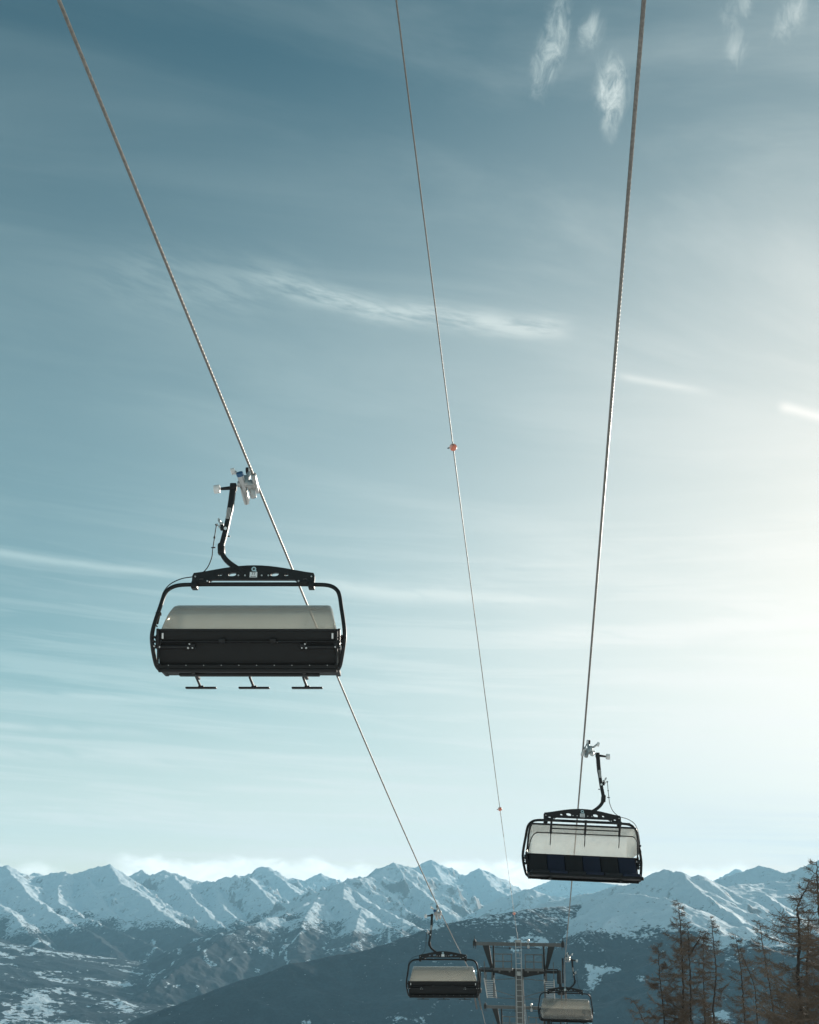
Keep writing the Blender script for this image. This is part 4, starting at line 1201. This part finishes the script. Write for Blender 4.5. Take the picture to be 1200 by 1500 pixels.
def build_world():
    w = D.worlds.new('World'); scene.world = w; w.use_nodes = True
    nt = w.node_tree; nt.nodes.clear(); L = nt.links.new
    out = N(nt, 'ShaderNodeOutputWorld'); bg = N(nt, 'ShaderNodeBackground'); bg.inputs['Strength'].default_value = 0.10
    sky = N(nt, 'ShaderNodeTexSky', sky_type='NISHITA'); sky.sun_disc = False
    sky.sun_elevation = SUN_EL; sky.sun_rotation = SUN_AZ; sky.altitude = 2100; sky.air_density = 1.0; sky.dust_density = 1.3; sky.ozone_density = 2.0
    tc = N(nt, 'ShaderNodeTexCoord'); sp = N(nt, 'ShaderNodeSeparateXYZ'); L(tc.outputs['Generated'], sp.inputs[0])
    def mth(op, a, b=None, c=None, clamp=False):
        n = N(nt, 'ShaderNodeMath', operation=op); n.use_clamp = clamp
        for i, v in enumerate((a, b, c)):
            if v is None: continue
            if isinstance(v, (int, float)): n.inputs[i].default_value = v
            else: L(v, n.inputs[i])
        return n.outputs[0]
    def smooth(v, a, b):
        n = N(nt, 'ShaderNodeMapRange', interpolation_type='SMOOTHSTEP'); L(v, n.inputs['Value'])
        n.inputs['From Min'].default_value = a; n.inputs['From Max'].default_value = b; return n.outputs['Result']
    az = mth('ARCTAN2', sp.outputs['X'], sp.outputs['Y']); el = mth('ARCSINE', sp.outputs['Z'])
    def noise(u, v, w_=0.0, detail=5, rough=0.6, dist=0.0):
        cb = N(nt, 'ShaderNodeCombineXYZ')
        for i, q in enumerate((u, v, w_)):
            if isinstance(q, (int, float)): cb.inputs[i].default_value = q
            else: L(q, cb.inputs[i])
        n = N(nt, 'ShaderNodeTexNoise'); n.inputs['Scale'].default_value = 1.0; n.inputs['Detail'].default_value = detail
        n.inputs['Roughness'].default_value = rough; n.inputs['Distortion'].default_value = dist
        L(cb.outputs[0], n.inputs['Vector']); return n.outputs['Fac']
    def lin(a, ka, b, kb, c=0.0):
        return mth('ADD', mth('MULTIPLY_ADD', a, ka, c), mth('MULTIPLY', b, kb))
    masks = []
    WOB = noise(mth('MULTIPLY', az, 9.0), mth('MULTIPLY', el, 5.0), 3.0, 2)
    FIB = noise(lin(az, 16.0, el, 5.0), lin(az, 14.0, el, 95.0), 1.0, 6, 0.62, 0.2)
    PUF = noise(lin(az, 52.0, el, -22.0), lin(az, 16.0, el, 34.0), 4.0, 9, 0.66, 0.7)
    BK1 = noise(mth('MULTIPLY', az, 34.0), mth('MULTIPLY', el, 60.0), 1.5, 7, 0.6, 0.4)
    BK0 = noise(mth('MULTIPLY', az, 11.0), 0.0, 1.5, 3)
    def streak(p0, p1, wpx, strength, fin=0.15, fout=0.15, seed=0.0, nz=(9, 60), lo_=0.35, hi_=0.65, bend=0.0):
        (a0, e0), (a1, e1) = azel(*p0), azel(*p1)
        dx, dy = a1 - a0, e1 - e0; ln = math.hypot(dx, dy); ux, uy = dx / ln, dy / ln
        t = lin(az, ux / ln, el, uy / ln, -(a0 * ux + e0 * uy) / ln)
        wob = mth('MULTIPLY', mth('SUBTRACT', WOB, 0.5), 1.6 * wpx / FOC)
        dd = lin(az, -uy, el, ux, a0 * uy - e0 * ux)
        if bend:
            dd = mth('ADD', dd, mth('MULTIPLY', mth('MULTIPLY', t, mth('SUBTRACT', 1.0, t)), bend / FOC))
        dd = mth('DIVIDE', mth('ADD', dd, wob), wpx / FOC)
        g = mth('EXPONENT', mth('MULTIPLY', mth('MULTIPLY', dd, dd), -1.0))
        ends = mth('MULTIPLY', smooth(t, 0.0, fin), mth('SUBTRACT', 1.0, smooth(t, 1 - fout, 1.0)))
        n = smooth(FIB, lo_, hi_)
        masks.append(mth('MULTIPLY', mth('MULTIPLY', g, ends), mth('MULTIPLY', n, strength)))
    def puff(c, rx, ry, ang, strength, seed, sc=60.0, thr=(0.26, 0.88)):
        a0, e0 = azel(*c); ca, sa = math.cos(rad(ang)), math.sin(rad(ang))
        u = lin(az, ca, el, sa, -(a0 * ca + e0 * sa)); v = lin(az, -sa, el, ca, a0 * sa - e0 * ca)
        n = PUF
        q = mth('ADD', mth('POWER', mth('DIVIDE', u, rx / FOC), 2.0), mth('POWER', mth('DIVIDE', v, ry / FOC), 2.0))
        g = mth('EXPONENT', mth('MULTIPLY', q, -1.0))
        f = smooth(mth('MULTIPLY', n, mth('ADD', 0.30, mth('MULTIPLY', g, 0.80))), thr[0], thr[1])
        masks.append(mth('MULTIPLY', mth('MULTIPLY', f, smooth(g, 0.0, 0.8)), strength))
    # contrails and cirrus streaks
    streak((330, 392), (860, 480), 15, 0.58, 0.3, 0.12, 1.0, (22, 120), 0.30, 0.62, bend=28)
    streak((60, 405), (520, 412), 40, 0.16, 0.4, 0.4, 2.0, (10, 60))
    streak((-60, 800), (330, 846), 6, 0.42, 0.1, 0.35, 3.0, (12, 40), 0.2, 0.5)
    streak((430, 850), (900, 886), 10, 0.62, 0.2, 0.3, 4.0, (16, 90), 0.25, 0.55)
    streak((895, 547), (1060, 577), 5, 0.45, 0.2, 0.4, 5.0, lo_=0.15, hi_=0.5)
    streak((1135, 592), (1330, 640), 7, 0.9, 0.10, 0.2, 6.0, (9, 60), 0.05, 0.4)
    streak((560, 870), (1010, 780), 26, 0.20, 0.3, 0.3, 7.0, (9, 60))
    streak((1000, 900), (1420, 850), 22, 0.5, 0.25, 0.2, 8.0)
    streak((-100, 1090), (420, 1130), 9, 0.4, 0.1, 0.3, 9.0, (9, 80), 0.3, 0.6)
    streak((120, 1192), (560, 1224), 9, 0.35, 0.2, 0.3, 10.0, (9, 80), 0.3, 0.6)
    streak((640, 1075), (900, 1115), 6, 0.4, 0.2, 0.2, 11.0, (9, 80), 0.2, 0.5)
    streak((480, 1040), (640, 1075), 4, 0.3, 0.2, 0.2, 12.0, (9, 80), 0.2, 0.5)
    streak((860, 1120), (1300, 1122), 7, 0.35, 0.2, 0.2, 13.0, (9, 80), 0.2, 0.5)
    for q0, q1, w_, st_ in (((680, 936), (1320, 900), 14, .75), ((820, 988), (1380, 1000), 12, .75), ((560, 1002), (900, 1032), 5, .5), ((-60, 1008), (330, 1030), 5, .4), ((240, 1150), (720, 1164), 5, .5),
                            ((300, 1098), (660, 1122), 4, .45), ((880, 1166), (1300, 1168), 6, .5), ((-80, 1056), (270, 1078), 5, .4), ((900, 1052), (1400, 1038), 16, .8), ((420, 1196), (780, 1190), 5, .45)):
        streak(q0, q1, w_, st_, 0.25, 0.3, 0.0, lo_=0.25, hi_=0.55)
    # wispy fragments high on the right
    puff((808, 68), 34, 84, -30, 0.85, 3.3); puff((897, 130), 36, 50, -12, 1.0, 7.1, thr=(0.24, 0.80)); puff((868, 46), 40, 26, 20, 0.6, 9.2)
    puff((1078, 68), 24, 34, -25, 0.55, 4.4); puff((1158, 20), 50, 28, 35, 0.7, 5.9); puff((1082, 10), 42, 26, 20, 0.5, 6.6); puff((892, 180), 20, 36, 5, 0.4, 8.5)
    # veil: thin cirrus drawn out in bands, denser low down and towards the sun
    zc = mth('MAXIMUM', sp.outputs['Z'], 0.05)
    cu, cv = mth('DIVIDE', sp.outputs['X'], zc), mth('DIVIDE', sp.outputs['Y'], zc)
    v1 = noise(lin(cu, 0.9, cv, 0.35), lin(cu, -0.9, cv, 2.6), 2.0, 6, 0.58, 0.5)
    v2 = noise(lin(az, 3.6, el, 3.0), lin(az, 2.2, el, 74.0), 5.0, 7, 0.62, 0.5)
    low = mth('MULTIPLY', mth('SUBTRACT', 1.0, smooth(el, rad(4), rad(26))), smooth(v2, 0.45, 0.63))
    masks.append(mth('MULTIPLY', low, mth('ADD', 0.42, mth('MULTIPLY', smooth(az, rad(-20), rad(10)), 0.45))))
    right = smooth(az, rad(-14), rad(24))
    masks.append(mth('MULTIPLY', mth('SUBTRACT', 1.0, smooth(el, rad(24), rad(49))), mth('ADD', 0.20, mth('MULTIPLY', right, 0.14))))
    masks.append(mth('MULTIPLY', mth('SUBTRACT', 1.0, smooth(el, rad(2.5), rad(15))), 0.50))
    dt = N(nt, 'ShaderNodeVectorMath', operation='DOT_PRODUCT'); L(tc.outputs['Generated'], dt.inputs[0]); dt.inputs[1].default_value = sd
    masks.append(mth('MULTIPLY', smooth(dt.outputs['Value'], 0.87, 0.995), 0.22))
    masks.append(mth('MULTIPLY', mth('MULTIPLY', smooth(v1, 0.40, 0.75), mth('ADD', 0.12, mth('MULTIPLY', right, 0.18))), 1.0))
    masks.append(mth('MULTIPLY', right, 0.10))
    masks.append(mth('MULTIPLY', mth('MULTIPLY', mth('SUBTRACT', 1.0, smooth(el, rad(18), rad(50))), smooth(az, rad(-24), rad(-6))), 0.14))
    masks.append(mth('MULTIPLY', mth('MULTIPLY', mth('SUBTRACT', 1.0, smooth(el, rad(7), rad(30))), smooth(az, rad(-20), rad(10))), 0.64))
    tot = masks[0]
    for q in masks[1:]:
        tot = mth('SUBTRACT', mth('ADD', tot, q), mth('MULTIPLY', tot, q))
    # cloud bank lying behind the peaks
    def bank(px0, px1, ptop, soft, seed):
        a0, a1 = azel(px0, 1270)[0], azel(px1, 1270)[0]; et = azel((px0 + px1) / 2, ptop)[1]
        n, n0 = BK1, BK0
        top = mth('ADD', et, lin(n, 0.014, n0, 0.022, -0.018))
        win = mth('MULTIPLY', smooth(az, a0, a0 + 0.03), mth('SUBTRACT', 1.0, smooth(az, a1 - 0.03, a1)))
        d = mth('SUBTRACT', top, el)
        return mth('MULTIPLY', mth('MULTIPLY', smooth(d, -0.002, soft), win), 0.9), n
    b1, n1 = bank(150, 600, 1258, 0.007, 1.5); b2, n2 = bank(600, 830, 1259, 0.007, 4.5); b3, n3 = bank(900, 1120, 1268, 0.008, 7.5); b4, n4 = bank(-80, 110, 1262, 0.008, 9.5)
    bk = mth('MAXIMUM', mth('MAXIMUM', b1, b2), mth('MAXIMUM', b3, mth('MULTIPLY', b4, 0.6)))
    # colours: the sky texture, graded a little towards teal and deeper overhead
    sc_ = N(nt, 'ShaderNodeSeparateColor'); L(sky.outputs[0], sc_.inputs[0])
    cmb = N(nt, 'ShaderNodeCombineColor')
    for i, (k_, g_) in enumerate(SKY_GRADE):
        L(mth('MULTIPLY', mth('POWER', mth('MULTIPLY', sc_.outputs[i], 0.1), g_), k_ * 10), cmb.inputs[i])
    # distance from the sun brightens the cloud
    fw = mth('POWER', mth('MAXIMUM', dt.outputs['Value'], 0.0), 6.0)
    fw = mth('MAXIMUM', fw, mth('SUBTRACT', 0.9, mth('MULTIPLY', smooth(el, rad(2), rad(14)), 0.9)))
    cc = N(nt, 'ShaderNodeMix', data_type='RGBA'); cc.inputs['A'].default_value = (*CL_DIM, 1); cc.inputs['B'].default_value = (*CL_BRIGHT, 1)
    L(fw, cc.inputs['Factor'])
    m1 = N(nt, 'ShaderNodeMix', data_type='RGBA'); L(tot, m1.inputs['Factor']); L(cmb.outputs[0], m1.inputs['A']); L(cc.outputs['Result'], m1.inputs['B'])
    bc = N(nt, 'ShaderNodeMix', data_type='RGBA', blend_type='MULTIPLY'); bc.inputs['Factor'].default_value = 1.0
    bc.inputs['A'].default_value = (13.0, 13.2, 12.6, 1)
    sh = N(nt, 'ShaderNodeMapRange'); sh.inputs['From Min'].default_value = 0.3; sh.inputs['From Max'].default_value = 0.7; sh.inputs['To Min'].default_value = 0.72; sh.inputs['To Max'].default_value = 1.05
    L(mth('ADD', mth('MULTIPLY', n1, 0.5), mth('MULTIPLY', n2, 0.5)), sh.inputs['Value']); L(sh.outputs['Result'], bc.inputs['B'])
    m2 = N(nt, 'ShaderNodeMix', data_type='RGBA'); L(bk, m2.inputs['Factor']); L(m1.outputs['Result'], m2.inputs['A']); L(bc.outputs['Result'], m2.inputs['B'])
    w.cycles.sampling_method = 'MANUAL'; w.cycles.sample_map_resolution = 512
    L(m2.outputs['Result'], bg.inputs['Color']); L(bg.outputs[0], out.inputs['Surface'])

SKY_GRADE = ((1.36, 1.4), (1.06, 1.17), (0.64, 1.1))
CL_DIM = (4.65, 5.95, 5.9); CL_BRIGHT = (9.2, 8.6, 7.95)
build_world()

# ------------------------------------------------------------------ camera and render settings
cd = D.cameras.new('camera'); cam = D.objects.new('camera', cd); COL.objects.link(cam)
cd.sensor_fit = 'VERTICAL'; cd.sensor_height = 36; cd.lens = 36.0
cd.clip_start = 0.1; cd.clip_end = 200000
Rm = Matrix(((cR[0], cU[0], -cF[0]), (cR[1], cU[1], -cF[1]), (cR[2], cU[2], -cF[2])))
cam.rotation_mode = 'QUATERNION'; cam.rotation_quaternion = Rm.to_quaternion(); cam.location = Vector(CAM)
scene.camera = cam
scene.view_settings.view_transform = 'Standard'; scene.view_settings.look = 'None'
scene.view_settings.exposure = 0.38; scene.view_settings.gamma = 1.0
cy = scene.cycles
cy.use_denoising = True
cy.max_bounces = 10; cy.transparent_max_bounces = 16; cy.volume_bounces = 1
cy.sample_clamp_indirect = 6.0
